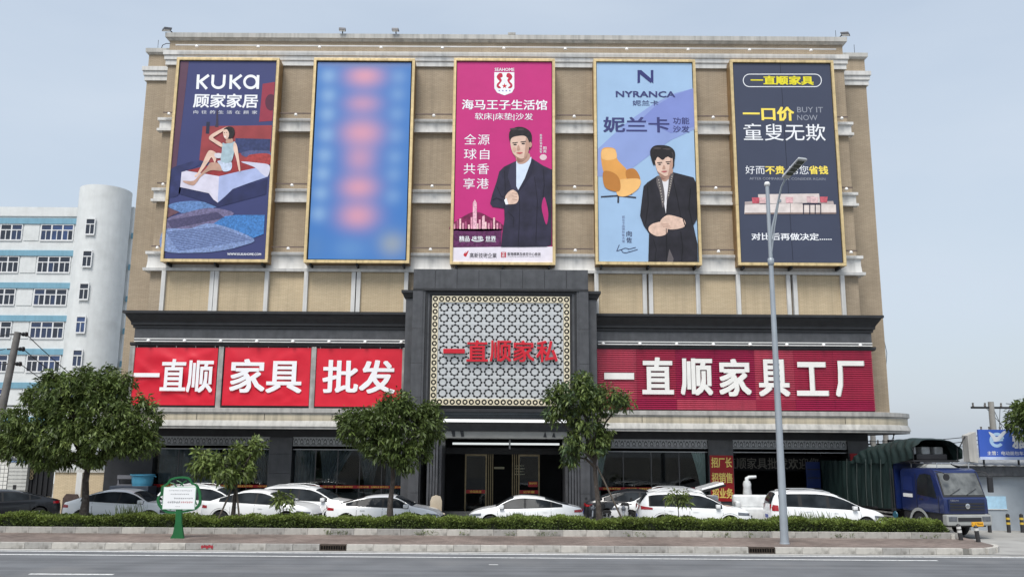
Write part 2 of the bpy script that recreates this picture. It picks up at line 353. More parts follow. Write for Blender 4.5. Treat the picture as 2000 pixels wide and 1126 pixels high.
for a, b in ((WL,XL),(XR,WR)):
    pth = [(a,58),(a,43.5),(b,43.5)] if a == WL else [(a,43.5),(b,43.5),(b,58)]
    MB().sweep([(0,24.0),(.06,24.02),(.14,24.1),(.15,24.32),(0,24.34),(-.3,24.3)], pth).build('parapet_coping', trim2, store)
def band(z0, z1, lip, deep, pth, name='string_course', m=trim):
    h = z1-z0
    return MB().sweep([(0,z0),(lip,z0),(lip,z0+.13),(deep,z0+.15),(deep,z1-.16),(lip,z1-.14),(lip,z1),(0,z1+.02)], pth).build(name, m, store)
full = [(XL,44),(XL,42),(XR,42),(XR,44)]
MB().sweep([(0,22.7),(.1,22.7),(.1,22.95),(.16,22.98),(.16,23.2),(.22,23.22),(.22,23.45),(0,23.47)], full).build('string_course', trim, store)
for a, b in ((WL,XL),(XR,WR)):
    pth = [(a,46),(a,43.5),(b-.01,43.5)] if a == WL else [(a+.01,43.5),(b,43.5),(b,46)]
    MB().sweep([(0,22.5),(.1,22.5),(.1,22.75),(.16,22.78),(.16,23.0),(.22,23.02),(.22,23.25),(0,23.27)], pth).build('string_course', trim, store)
segs = [(XL-.02,-17.0),(-12.0,-10.05),(-5.1,-2.95),(2.05,4.15),(9.2,11.1),(16.2,XR+.02)]
for zc in (19.45, 15.73):
    for a, b in segs:
        band(zc-.36, zc+.34, .2, .11, [(a,42.2),(a,42),(b,42),(b,42.2)])
MB().sweep([(0,11.82),(.28,11.82),(.3,11.96),(.17,11.99),(.14,12.3),(.14,12.62),(.24,12.66),(.24,12.8),(0,12.84)], full).build('string_course', trim, store)
# slim flood light rails above the courses
rail = mat('rail metal', (.55,.55,.54), .4, .3, var=.1)
railb = mat('rail brown', (.16,.12,.1), .5, .3, var=.2)
def light_rail(x0, x1, z, y, heads, m=rail):
    t = MB().box(x0,x1,y-.03,y+.03,z-.03,z+.03).build('light_rail', m, store)
    for hx in heads:
        o = MB().lathe([(.0,.07),(.06,.05),(.085,-.01),(.09,-.05),(0,-.055)], (hx,y-.02,z-.07), 10).build('spot_lamp', lampw, t, smooth=40)
light_rail(-17.4, 16.6, 23.62, 41.55, [-16.3+i*3.16 for i in range(11)])
for zc in (19.45, 15.73):
    for a, b in segs:
        light_rail(a+.15, b-.15, zc+.52, 41.6, [(a+b)/2], railb)
for a, b in segs: light_rail(a+.15, b-.15, 13.0, 41.55, [(a+b)/2], railb)
# lower storey: pale brick panels between white pilaster strips
pil = [at(x,570,41.8)[0] for x in (318,413,422,520,597,690,700,793,1165,1259,1271,1363,1442,1540,1553,1646)]
for p in pil: bx('pilaster_strip', trim, store, p-.1, p+.1, 41.72, 41.99, 9.5, 11.81, bevel=.01)
for a, b in ((0,1),(2,3),(4,5),(6,7),(8,9),(10,11),(12,13),(14,15)):
    bx('brick_panel', brickL, store, pil[a]+.1, pil[b]-.1, 41.86, 41.99, 9.5, 11.81)
for a, b in ((3,4),(11,12)): bx('brick_panel', brickL, store, pil[a]+.102, pil[b]-.102, 41.93, 41.995, 9.5, 11.81)
# dark sign frontage left and right of the portal
for a, b, side in ((-18.05,-5.03,-1),(4.06,17.22,1)):
    bx('sign_backing', granite2, store, a, b, 41.3, 41.98, 5.06, 9.3)
    pth = [(a,43.4),(a,41.3),(b,41.3)] if side < 0 else [(a,41.3),(b,41.3),(b,43.4)]
    MB().sweep([(0,8.9),(.12,8.9),(.12,9.0),(.2,9.05),(.2,9.14),(.22,9.2),(.3,9.32),(.4,9.46),(.42,9.52),(.52,9.56),(.52,9.68),(0,9.74)], pth).build('cornice', granite2, store)
    MB().sweep([(0,8.3),(.05,8.3),(.05,8.88),(0,8.88)], pth).build('fascia_board', granite, store)
    MB().sweep([(0,8.02),(.12,8.02),(.18,8.08),(.18,8.2),(0,8.22)], pth).build('moulding', granite2, store)
    for z in (8.36,8.24): MB().box(a+.05,b-.02,41.02,41.06,z-.022,z+.022).build('light_rail', white_paint, store)
    for i in range(8):
        hx = a+.75+i*1.72 if side < 0 else a+.3+i*1.75
        if hx < b-.05: MB().lathe([(.0,.08),(.07,.05),(.09,0),(.085,-.05),(0,-.06)], (hx,41.0,8.26), 12).build('spot_lamp', lampw, store, smooth=40)
# canopy ledge running round the right hand corner
def corner(cx, cy, r, a0, a1, n=10): return [(cx+r*math.cos(R(a0+(a1-a0)*i/n)), cy+r*math.sin(R(a0+(a1-a0)*i/n))) for i in range(n+1)]
lw = mat('ledge pale', (.47,.46,.43), .6, var=.1, vs=1.4, streak=.35)
for side in (-1,1):
    pth = [(-19.6,52),(-19.6,43.0)]+corner(-17.3,42.4,2.3,180,270)[0:]+[(-4.95,40.1)] if side < 0 else [(3.98,40.1)]+corner(16.2,43.1,3.0,270,360,14)+[(19.2,58)]
    MB().sweep([(-.5,5.04),(.0,5.08),(.14,5.06),(.14,4.88),(.06,4.84),(.06,4.8)], pth).build('ledge_lip', ledgeg, store, smooth=30)
    MB().sweep([(.04,4.84),(.05,4.8),(.05,4.52),(.04,4.5)], pth).build('ledge_band', cream, store, smooth=30)
    MB().sweep([(.03,4.52),(.08,4.5),(.15,4.34),(.17,4.25),(0.,4.24)], pth).build('ledge_foot', lw, store, smooth=30)
    MB().sweep([(.0,4.25),(.12,4.24),(.12,4.14),(.0,4.13)], pth).build('ledge_drip', ledgeg, store, smooth=30)
    ring = [p for p in pth]+([(-4.95,58)] if side < 0 else [(3.98,58)])
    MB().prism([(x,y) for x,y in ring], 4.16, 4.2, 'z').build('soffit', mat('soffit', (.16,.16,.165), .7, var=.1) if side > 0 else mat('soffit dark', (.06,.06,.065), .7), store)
    MB().prism([(x,y) for x,y in ring], 4.98, 5.02, 'z').build('ledge_top', ledgeg, store)
# thin joint lines across the ledge are separate stones: narrow recessed gaps
for xj in (-14.4,-11.3,-8.2,6.0,9.1,12.2,15.3): bx('ledge_joint', granite2, store, xj-.008, xj+.008, 40.035, 40.06, 4.53, 4.83)
# portal
PY = 39.7
def pz(x, y, Y=PY): return at(x,y,Y)
pL, pR = at(807,560,PY)[0], at(1149,560,PY)[0]; pTop = at(980,526,PY)[1]; pMid = at(980,565,PY)[1]
oL, oR = at(858,850,PY)[0], at(1109,850,PY)[0]
fL, fR, fT, fB = at(842,660,PY)[0], at(1113.5,660,PY)[0], at(980,577,PY)[1], at(980,791,PY)[1]
portal = thing('portal', 'dark granite portal framing the silver lattice panel above the shop doors', 'portal', ((pL+pR)/2,PY,0))
bx('core', granite2, portal, pL+.02, pR-.02, PY+.12, 41.95, fT+.12, pTop-.01)
bx('core', granite2, portal, pL+.02, fL-.35, PY+.12, 41.95, 0, pTop-.3); bx('core', granite2, portal, fR+.35, pR-.02, PY+.12, 41.95, 0, pTop-.3)
for a, b in ((pL-.36,pL+.02),(pR-.02,pR+.4)):
    bx('side_pier', granite, portal, a, b, PY+.35, 42.0, 0, pMid-.16)
    MB().sweep([(0,pMid-.4),(.08,pMid-.36),(.14,pMid-.2),(.2,pMid-.14),(.2,pMid-.02),(0,pMid)], [(a,42),(a,PY+.35),(b,PY+.35),(b,42)]).build('cornice', granite2, portal)
nS = 8; w = (pR-pL)/nS
for i in range(nS): bx('granite_slab', granite, portal, pL+i*w+.006, pL+(i+1)*w-.006, PY, PY+.12, pMid+.03, pTop, bevel=.006)
MB().box(pL,pR,PY-.02,PY+.12,pMid-.06,pMid+.024).build('moulding', granite2, portal)
for a, b in ((pL,fL-.42),(fR+.42,pR)):
    zs = [0.02,1.35,2.75,4.15,5.6,7.15,8.75,pMid-.06]
    for z0, z1 in zip(zs, zs[1:]): bx('granite_slab', granite, portal, a, b, PY, PY+.12, z0+.006, z1-.006, bevel=.006)
bx('granite_slab', granite, portal, fL-.42, fR+.42, PY, PY+.12, fT+.34, pMid-.066, bevel=.006)
for k in range(4):      # stepped frame round the panel
    o0, o1 = .42-.1*k, .42-.1*(k+1)-.004; y0 = PY+.03+.05*k
    for a, b in ((fL-o0,fL-o1),(fR+o1,fR+o0)): bx('frame_step', granite2 if k%2 else granite, portal, a, b, y0, PY+.3, fB-.3, fT+o0*.8)
    bx('frame_step', granite2 if k%2 else granite, portal, fL-o1, fR+o1, y0, PY+.3, fT+o1*.8, fT+o0*.8)
bx('fascia_board', graniteB, portal, fL-.42, fR+.42, PY+.1, PY+.5, 4.72, fB-.16); bx('moulding', granite2, portal, fL-.42, fR+.42, PY-.05, PY+.5, fB-.3, fB-.15)
bx('moulding', graniteB, portal, fL-.42, fR+.42, PY+.02, PY+.5, fB-.42, fB-.302)
bx('light_strip', mat('white strip', (.85,.86,.86), .4, var=.03, emit=.35), portal, oL+.05, oR-.05, PY+.06, PY+.5, 4.5, 4.62)
bx('fascia_board', granite2, portal, oL-.1, oR+.1, PY+.12, PY+.5, 4.62, 4.72)
greyp = mat('grey fascia', (.28,.28,.265), .6, var=.1, vs=2)
bx('fascia_board', greyp, portal, oL, oR, PY+.55, PY+.8, 3.78, 4.6)
for sx in (-1,1):
    for q in (.55,.95):
        cx_ = oL+q if sx < 0 else oR-q
        MB().prism([(cx_-.07,4.42),(cx_+.09*1,4.42),(cx_+.14*sx*-1,3.86),(cx_+.02,3.84),(cx_-.05,4.1)], PY+.53, PY+.56).build('scroll_groove', granite2, portal)
for a, b, s_ in ((pL,oL,1),(oR,pR,-1)):
    bx('portal_jamb', granite, portal, (b-.02 if s_ > 0 else a-.1), (b+.1 if s_ > 0 else a+.02), PY+.3, 42.2, .02, 3.8)
    for q in range(4):
        xx = b-.08-q*.13 if s_ > 0 else a+.08+q*.13
        bx('flute', granite, portal, xx-.05, xx+.05, PY-.04, PY, .1, 3.9, bevel=.012)
bx('lintel', granite2, portal, fL-.42, fR+.42, PY+.5, 42.2, 4.1, 5.2)
# decorative lattice of pierced star tiles with a gold ring border
lattice = thing('lattice_panel', 'silver pierced star lattice panel with gold ring border over the shop entrance', 'panel', ((fL+fR)/2,PY+.26,fB))
silver = mat('brushed silver', (.62,.63,.63), .38, .5, var=.12, vs=1.5, bump=.12, bs=6)
ringm = mat('gold cream ring', (.78,.7,.52), .45, .2, var=.12, vs=9)
bx('backing', granite2, lattice, fL-.1, fR+.1, PY+.26, PY+.32, fB-.1, fT+.1)
bw = .3; iL, iR, iB, iT = fL+bw, fR-bw, fB+bw, fT-bw
nc, nr = 11, 9; pw, ph = (iR-iL)/nc, (iT-iB)/nr
def chev(a, hx, hz):
    c, s = math.cos(a), math.sin(a); r0 = .335
    P = [(.15,0),(.04,.135),(-.09,.09),(-.035,0),(-.09,-.09),(.04,-.135)]
    return [(((r0+p)*c-q*s)*hx+0, ((r0+p)*s+q*c)*hz+0) for p, q in P]
loops = [[(-pw/2,-ph/2),(pw/2,-ph/2),(pw/2,ph/2),(-pw/2,ph/2)]]+[chev(k*math.pi/4+math.pi/8*0, pw, ph) for k in range(8)]
tile = curve_fill(loops, .03).mesh('lattice_tile'); tile.materials.append(silver)
for i in range(nc):
    for j in range(nr): put('lattice_tile', tile, None, lattice, (iL+(i+.5)*pw, PY+.2+random.uniform(-.004,.004), iB+(j+.5)*ph))
nx, nz_ = 22, 17; sx, sz = (fR-fL)/nx, (fT-fB)/nz_
def ringtile(w, h):
    return curve_fill([[(-w/2,-h/2),(w/2,-h/2),(w/2,h/2),(-w/2,h/2)], ell(0,0,w*.43,h*.43,18), ell(0,0,w*.2,h*.2,10)], .05)
rt = ringtile(sx-.004, sz-.004).mesh('ring_tile'); rt.materials.append(ringm)
for i in range(nx):
    for j in range(nz_):
        if i in (0,nx-1) or j in (0,nz_-1): put('ring_tile', rt, None, lattice, (fL+(i+.5)*sx, PY+.16, fB+(j+.5)*sz))
redl = mat('red letter face', lin(200,25,45), .4, var=.08, vs=3)
lett = thing('wall_lettering', 'red three dimensional characters across the silver lattice panel', 'lettering', ((fL+fR)/2,PY+.1,at(980,680,PY)[1]))
X0, X1 = at(864,685,PY)[0], at(1091,685,PY)[0]; Z0, Z1 = at(980,706,PY)[1], at(980,664,PY)[1]; cw = (X1-X0)/5
vb, _ = text_raw('一直顺家私', .03, .05)
for i, ch in enumerate('一直顺家私'):
    xa, xb = X0+i*cw+.04, X0+(i+1)*cw-.04; z0, z1 = (Z0, Z1)
    if ch == '一': z0, z1 = (Z0+Z1)/2-.13, (Z0+Z1)/2+.1
    o = text_w(lett, 'letter', ch, xa, xb, z0, z1, PY+.1, redl, .02, .12); text_w(lett, 'letter_rim', ch, xa-.03, xb+.03, z0-.03, z1+.03, PY+.14, white_paint, .03, .03).parent = o
# ================================================================ ground floor shop front
shopglass = glass_mat('shop glass', (.86,.9,.9), 1.36); SY = 42.3
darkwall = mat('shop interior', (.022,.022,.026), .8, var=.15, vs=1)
bx('floor_slab', mat('shop floor', (.1,.1,.1), .35, var=.1), store, -17.05, 17.0, 41.2, 51, .015, .15)
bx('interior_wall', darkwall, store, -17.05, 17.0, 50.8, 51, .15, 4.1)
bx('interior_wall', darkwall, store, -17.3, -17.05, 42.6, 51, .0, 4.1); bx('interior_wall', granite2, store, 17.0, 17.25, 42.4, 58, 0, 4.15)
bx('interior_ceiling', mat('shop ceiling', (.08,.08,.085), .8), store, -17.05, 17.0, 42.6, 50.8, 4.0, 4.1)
bx('end_wall', granite2, store, WL+.3, -17.05, 42.0, 58, 0, 4.15)
bx('fascia_board', granite2, store, -17.05, -5.0, 41.9, 42.6, 3.8, 4.14); bx('fascia_board', granite2, store, 4.0, 17.0, 41.9, 42.6, 3.8, 4.14)
for a, b in ((-11.51,-10.42),(9.4,10.58),(16.05,17.02)):
    bx('pier', granite2, store, a+.01, b-.01, 41.95, 42.7, 0, 3.8)
    for z0, z1 in ((.02,1.15),(1.15,2.1),(2.1,3.0),(3.0,3.79)): bx('granite_slab', granite, store, a, b, 41.88, 41.95, z0+.006, z1-.006, bevel=.006)
mull = mat('mullion', (.1,.1,.105), .4, .5, var=.1); redstrip = mat('red window tape', lin(165,28,34), .5, var=.06); yel = mat('yellow print', lin(240,205,90), .5, var=.03)
orn = mat('ornament metal', (.36,.37,.38), .4, .5, var=.2, vs=6)
_dr = [(0,.13),(.055,.07),(.085,-.01),(.07,-.1),(-.07,-.1),(-.085,-.01),(-.055,.07)]
spade = curve_fill([[(-.135,-.17),(.135,-.17),(.135,.17),(-.135,.17)], _dr, [(x*.62,z*.62-.012) for x, z in _dr], [(-.11,-.15),(.11,-.15),(.11,-.125),(-.11,-.125)], [(-.128,.15),(-.128,.05),(-.09,.12)], [(.128,.15),(.128,.05),(.09,.12)]], .02).mesh('ornament_tile'); spade.materials.append(orn)
bays = [(-17.04,-11.51),(-10.42,-5.11),(4.05,9.4),(10.58,16.05)]
for bi, (a, b) in enumerate(bays):
    n = int((b-a)/.275); s_ = (b-a)/n
    bx('transom_backing', granite2, store, a, b, 42.05, 42.1, 3.4, 3.8)
    for i in range(n): put('ornament_tile', spade, None, store, (a+(i+.5)*s_, 42.02, 3.6))
    for z in (3.4,3.79): bx('transom_rail', orn, store, a, b, 41.98, 42.08, z-.018, z+.018)
    bx('transom_rail', mat('pale rail', (.4,.41,.42), .4, .3), store, a, b, 42.1, 42.2, 3.2, 3.24)
    if bi == 3: continue
    k = 5 if bi < 2 else 4; w = (b-a)/k
    for i in range(k):
        bx('pane', shopglass, store, a+i*w+.02, a+(i+1)*w-.02, SY, SY+.015, .3, 3.2)
        if i: bx('mullion', mull, store, a+i*w-.02, a+i*w+.02, SY-.02, SY+.04, .3, 3.2)
    bx('sill', granite, store, a, b, 42.05, 42.5, .0, .3)
    tp = bx('window_tape', redstrip, store, a+.02, b-.02, SY-.024, SY-.02, 1.42, 1.55)
    for i in range(3):
        xx = a+.35+i*(b-a-.2)/3
        text_w(store, 'lettering', '全国批发 都不讲价', xx, xx+.85, 1.44, 1.53, SY-.026, yel, .02, .002).parent = tp
        if i < 2 or bi < 2: text_w(store, 'lettering', '一口价 公平惠', xx+1.05, min(xx+1.6,b-.1), 1.44, 1.53, SY-.026, yel, .02, .002).parent = tp
# curtains inside the windows
def curtain(x0, x1, z0, z1, y, m, gather=None, n=46):
    mb = MB(); rows = 8
    for j in range(rows+1):
        t = j/rows; z = z1+(z0-z1)*t
        for i in range(n+1):
            u = i/n
            if gather: k = 1-(1-gather[1])*math.sin(min(1,t*1.25)*math.pi/2); xx = gather[0]+((x0+(x1-x0)*u)-gather[0])*k
            else: xx = x0+(x1-x0)*u
            mb.v.append((xx, y+.05*math.sin(u*n*.9), z))
    for j in range(rows):
        for i in range(n): q = j*(n+1)+i; mb.f.append((q,q+n+1,q+n+2,q+1))
    return mb.build('curtain', m, store, smooth=80)
cg = mat('grey curtain', (.12,.135,.15), .9, var=.15, vs=5, spec=.1); cw_ = mat('pale curtain', (.55,.64,.62), .8, var=.1, vs=4, spec=.2)
curtain(-16.9,-14.0,.3,3.2,42.45,cg); curtain(-13.9,-12.9,.3,3.2,42.47,cg); curtain(-12.7,-11.55,.3,3.2,42.45,cg,(-11.55,.35))
curtain(-10.4,-9.4,.3,3.2,42.45,cg); curtain(-9.2,-7.6,.3,3.2,42.45,cg,(-8.9,.3)); curtain(-7.4,-6.2,.3,3.2,42.45,cg,(-6.8,.3)); curtain(-6.0,-5.1,.3,3.2,42.45,cg)
curtain(4.02,4.62,.3,3.2,42.45,cw_,(4.02,.45)); curtain(8.7,9.35,.3,3.2,42.45,cw_,(9.35,.35))
# dim furniture seen through the panes
fm = mat('showroom furniture', (.2,.21,.21), .6, var=.2, vs=2)
for xx, yy, wd in ((-9.4,44.4,1.9),(5.6,45,2.2),(-15.2,45,2.0)):
    t = thing('sofa', 'dim grey sofa inside the showroom behind the '+{-9.4:'middle left window',5.6:'right hand window',-15.2:'far left window'}[xx], 'sofa', (xx,yy,.15), group='showroom sofas', local=True)
    MB().box(0,wd,0,.9,.12,.45).build('seat', fm, t, bevel=.04); MB().box(0,wd,.65,.9,.45,.95).build('backrest', fm, t, bevel=.05)
    for ax in (0,wd-.2): MB().box(ax,ax+.2,-.001,.65,.452,.68).build('armrest', fm, t, bevel=.04)
    for ax in (.1,wd-.15): MB().box(ax,ax+.05,.1,.15,0,.12).build('leg', iron, t)
# downlights over the open bay
for lx in (13.0,13.6,14.1): MB().lathe([(0,0),(.07,0),(.07,.03),(0,.03)], (lx,43.6,3.96), 12).build('downlight', mat('downlight', (1,.97,.9), .3, var=0, emit=3.), store)
# scrolling sign board inside the open bay
led = thing('led_board', 'unlit black scrolling character board inside the open loading bay', 'sign', (12.9,43.2,2.5))
bx('board', mat('led black', (.006,.006,.007), .7, spec=.1), led, 10.0, 16.0, 43.2, 43.35, 2.33, 3.06)
text_w(led, 'lettering', '一直顺家具批发欢迎您', 10.03, 15.08, 2.42, 2.97, 43.198, mat('led dots', (.1,.095,.08), .7), .01, .006)
bx('hanger', iron, led, 11, 11.04, 43.26, 43.3, 3.06, 4.0); bx('hanger', iron, led, 15.2, 15.24, 43.26, 43.3, 3.06, 4.0)
# red notice on the pier
nb = thing('notice_banner', 'red vertical recruiting banner with yellow characters on the granite pier', 'banner', (9.99,41.8,1.0))
bx('cloth', mat('banner red', lin(170,26,32), .55, var=.08, vs=2), nb, 9.44, 10.54, 41.83, 41.86, .95, 3.07)
for q, s_ in enumerate(('招厂长','招销售','招业务')): text_w(nb, 'lettering', s_, 9.5, 10.48, 2.5-q*.71, 2.98-q*.71, 41.828, mat('banner yellow', lin(250,225,120), .5, var=.02), .028, .004)
rs = thing('bay_sign', 'small red sign with yellow characters beside the loading bay', 'sign', (16.55,41.8,2.6))
bx('board', MATS['banner red'], rs, 16.1, 17.0, 41.78, 41.85, 2.6, 3.2); text_w(rs, 'lettering', '客', 16.3, 16.8, 2.7, 3.1, 41.778, MATS['banner yellow'], .04, .004)
# ---- entrance doors inside the portal
ent = thing('entrance_doors', 'dark entrance with gold framed glass doors standing open under the portal', 'doors', (-.4,43.2,.0))
brass = mat('aged brass', (.2,.16,.095), .35, .7, var=.2, vs=6); DY = 43.2
eL, eR = at(855,900,42)[0], at(1110,900,42)[0]
for s_ in range(3): bx('step', mat('step stone', (.12,.12,.12), .5, var=.15), ent, eL+.15, eR-.15, 41.4-.35*s_+.7, 42.3, .016, .15+.12*(2-s_)-.0)
bx('reveal', granite2, ent, eL-.2, eL+.12, 42.3, 45.9, 0, 3.8); bx('reveal', granite2, ent, eR-.12, eR+.2, 42.3, 45.9, 0, 3.8)
bx('door_header', granite2, ent, eL+.1, eR-.1, 43.1, 43.4, 3.05, 3.35); bx('entrance_ceiling', granite, ent, eL+.1, eR-.1, 42.2, 46, 3.78, 3.9)
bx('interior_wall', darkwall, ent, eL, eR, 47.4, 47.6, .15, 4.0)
bx('light_strip', mat('lit strip', (.9,.95,.95), .3, var=.03, emit=.45), ent, eL+.6, eR-.35, 43.3, 43.5, 3.5, 3.6)
bx('ceiling_sign', steel, ent, -.1, -.02, 43.0, 43.1, 3.3, 3.75)
dL = [at(908,920,DY)[0], at(951,920,DY)[0], at(1012,920,DY)[0], at(1054,920,DY)[0]]
for a, b in ((dL[0],dL[1]),(dL[2],dL[3])):
    for u0, u1 in ((a,a+.07),(b-.07,b)): bx('door_frame', brass, ent, u0, u1, DY-.03, DY+.05, .2, 3.05)
    bx('door_frame', brass, ent, a, b, DY-.035, DY+.055, 2.96, 3.05); bx('door_frame', brass, ent, a, b, DY-.035, DY+.055, .16, .3)
    d = bx('door_pane', shopglass, ent, a+.07, b-.07, DY, DY+.02, .3, 2.96)
    bx('window_tape', redstrip, ent, a+.07, b-.07, DY-.012, DY-.008, 1.18, 1.34)
    text_w(ent, 'lettering', '全国批发' if a == dL[0] else '公平惠', a+.25, b-.25, 1.2, 1.32, DY-.014, yel, .02, .002)
for a in (dL[1]+.06, dL[2]-.3):
    for q in range(3): bx('folded_door', brass, ent, a+q*.1, a+q*.1+.04, DY+.02, DY+.8, .16, 3.05)
bx('notice', redstrip, ent, dL[2]+.5, dL[2]+.95, DY-.012, DY-.008, 1.5, 1.75); text_w(ent, 'lettering', '营业时间', dL[2]+.54, dL[2]+.91, 1.62, 1.72, DY-.014, yel, .02, .002)
bx('wall_plaque', mat('plaque gold', (.75,.7,.5), .4, .3), ent, -.9, -.35, 47.36, 47.4, 2.25, 2.36)
for q in range(4): bx('wall_plaque', MATS['plaque gold'], ent, .2+.06*(q%2), .75-.05*(q%2), 47.36, 47.4, 1.95+q*.15, 2.0+q*.15)
# ================================================================ billboards
POST = [((347,113),(547,113),(312,510),(522,513)),((614,114),(811,114),(592,512),(799,515)),((887,114),(1085,115),(878,516),(1084,518)),((1160,116),(1361,116),(1162,516),(1368,518)),((1427,117),(1628,118),(1440,517),(1653,520))]
BY = 41.2; PYB = 41.24
LABB = ['dark blue billboard with a woman on a bed above a patterned rug, leftmost','blurred bright blue billboard with pink and pale blotches','magenta billboard with a man in a dark suit and a city skyline','pale blue billboard with a man in black beside an orange armchair','charcoal billboard with yellow characters and a pale sofa, rightmost']
BASEC = [lin(58,64,112), None, lin(196,42,122), lin(160,190,222), lin(64,70,90)]
boards = []
for bi, q in enumerate(POST):
    w = [at(x,y,BY) for x,y in q]; x0 = (w[0][0]+w[2][0])/2; x1 = (w[1][0]+w[3][0])/2; z1 = (w[0][1]+w[1][1])/2; z0 = (w[2][1]+w[3][1])/2
    t = thing('billboard', LABB[bi], 'billboard', ((x0+x1)/2,BY,z0), group='tall framed billboards across the upper storeys'); boards.append((t,x0,x1,z0,z1))
    fw = .14
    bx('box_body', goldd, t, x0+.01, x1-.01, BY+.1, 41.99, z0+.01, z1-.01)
    for e in ((x0,x0+fw),(x1-fw,x1)):
        cuts = [z0+fw]+sorted(z0+(z1-z0)*(k+random.uniform(-.25,.25))/3 for k in (1,2))+[z1-fw]
        for c0, c1 in zip(cuts, cuts[1:]): bx('frame_bar', gold, t, e[0], e[1], BY-.03, BY+.1, c0+.004, c1-.004, bevel=.012)
    for zz in ((z0,z0+fw),(z1-fw,z1)):
        mid = x0+(x1-x0)*random.uniform(.4,.6)
        for c0, c1 in ((x0,mid),(mid,x1)): bx('frame_bar', gold, t, c0+.003, c1-.003, BY-.03, BY+.1, zz[0], zz[1], bevel=.012)
    bx('inner_edge', dark, t, x0+fw-.02, x1-fw+.02, BY+.07, BY+.1, z0+fw-.02, z1-fw+.02)
    if BASEC[bi]:
        bmm = mat('poster %d'%bi, BASEC[bi], .4, var=.05, vs=.6, spec=.4, bump=.25 if bi in (2,3) else .12, bs=2.6)
        bx('poster', bmm, t, x0+fw+.03, x1-fw-.03, BY+.05, BY+.069, z0+fw+.03, z1-fw-.03)
    for q2 in range(3): bx('bracket', iron, t, x0+.3+q2*(x1-x0-.6)/2-.04, x0+.3+q2*(x1-x0-.6)/2+.04, 41.3, 41.95, z0-.14, z0+.012)
# board 2: soft blotches
m = bpy.data.materials.new('poster blur'); m.use_nodes = True; N = m.node_tree.nodes; K = m.node_tree.links.new; p = N['Principled BSDF']; p.inputs['Roughness'].default_value = .5
tcn = N.new('ShaderNodeTexCoord'); sx_ = N.new('ShaderNodeSeparateXYZ'); K(tcn.outputs['Object'], sx_.inputs[0])
t2, bx0, bx1, bz0, bz1 = boards[1]
rgb = N.new('ShaderNodeRGB'); rgb.outputs[0].default_value = (*lin(56,118,190),1); cc = rgb.outputs[0]
def blob(cc, zx, zy, rx, ry, col, amt):
    X, Z = at(580+zx/2.62, 100+zy/2.62, BY); X -= t2.location.x; Z -= t2.location.z
    def mth(op, a, b=None):
        n = N.new('ShaderNodeMath'); n.operation = op
        for i, v in enumerate((a,b)):
            if v is None: continue
            if isinstance(v,(int,float)): n.inputs[i].default_value = v
            else: K(v, n.inputs[i])
        return n.outputs[0]
    dx = mth('DIVIDE', mth('SUBTRACT', sx_.outputs[0], X), rx/2.62*.0245); dz = mth('DIVIDE', mth('SUBTRACT', sx_.outputs[2], Z), ry/2.62*.0265)
    d = mth('ADD', mth('MULTIPLY', dx, dx), mth('MULTIPLY', dz, dz)); e = mth('MULTIPLY', mth('POWER', 2.718, mth('MULTIPLY', d, -.9)), amt)
    x = N.new('ShaderNodeMix'); x.data_type = 'RGBA'; K(e, x.inputs[0]); K(cc, x.inputs[6]); x.inputs[7].default_value = (*col,1); return x.outputs[2]
pk_ = lin(208,150,172)
for zx, zy, rx, ry, a in ((345,125,95,55,1),(335,265,85,45,.65),(330,415,100,60,.95),(320,545,70,60,.6),(315,695,90,55,.95),(310,840,95,65,.95),(330,480,95,300,.3)): cc = blob(cc, zx, zy, rx, ry, pk_, a)
for zx, zy in ((160,125),(160,225),(155,320),(150,425),(140,530),(130,625),(120,725),(110,830),(520,130),(515,220),(510,320),(505,430),(500,540),(495,630),(490,740)): cc = blob(cc, zx, zy, 42, 40, lin(140,176,214), .7 if zx < 200 else .4)
for zx, zy, rx, ry, col in ((485,985,70,60,lin(150,160,170)),(270,1010,90,50,lin(92,140,196)),(330,60,300,22,lin(110,125,170)),(90,1000,60,70,lin(75,125,185))): cc = blob(cc, zx, zy, rx, ry, col, .85)
K(cc, p.inputs['Base Color'])
bx('poster', m, t2, bx0+.2, bx1-.2, BY+.05, BY+.069, bz0+.2, bz1-.2)
LY = lambda k: BY+.047-.0035*k
PV = {'chair':(.1,1.2),'rug':(.32,11),'suit':(.4,1.6),'coat':(.4,1.6),'hair':(.5,7),'quilt':(.3,2),'sheet':(.13,1.6),'headboard':(.18,1.2),'leg':(.16,2.2),'arm':(.16,2.2),'face':(.1,3),'hand':(.16,5),'water':(.4,8),'hill':(.35,6),'tower':(.3,14),'sofa':(.14,3),'cushion':(.25,7),'swoosh':(.06,.7),'top':(.16,4),'skirt':(.2,6),'blanket':(.2,3),'bed_base':(.25,1.5)}
def pr(bi, name, pts, k, col, zt, sm=True, mname=None, **kw):
    v = next((q for n_, q in PV.items() if n_ in name), (.06,3))
    m = mat(name+' %d %d %d'%tuple(col), lin(*col), .45, var=v[0], vs=v[1], spec=.35)
    return print_px(boards[bi][0], name, pts, LY(k), m, sm, zt)
def tx(bi, s, box, k, col, zt, bold=0., spacing=1.):
    m = mat('ink %d %d %d'%col, lin(*col), .45, var=.02)
    x0, y0, x1, y1 = box; return text_px(boards[bi][0], 'lettering', s, zt[0]+x0/zt[2], zt[1]+y0/zt[2], zt[0]+x1/zt[2], zt[1]+y1/zt[2], LY(k), m, bold, .003, spacing)
WH = (240,242,246); SKIN = (222,190,172); SKS = (188,150,132); HAIR = (34,30,32)
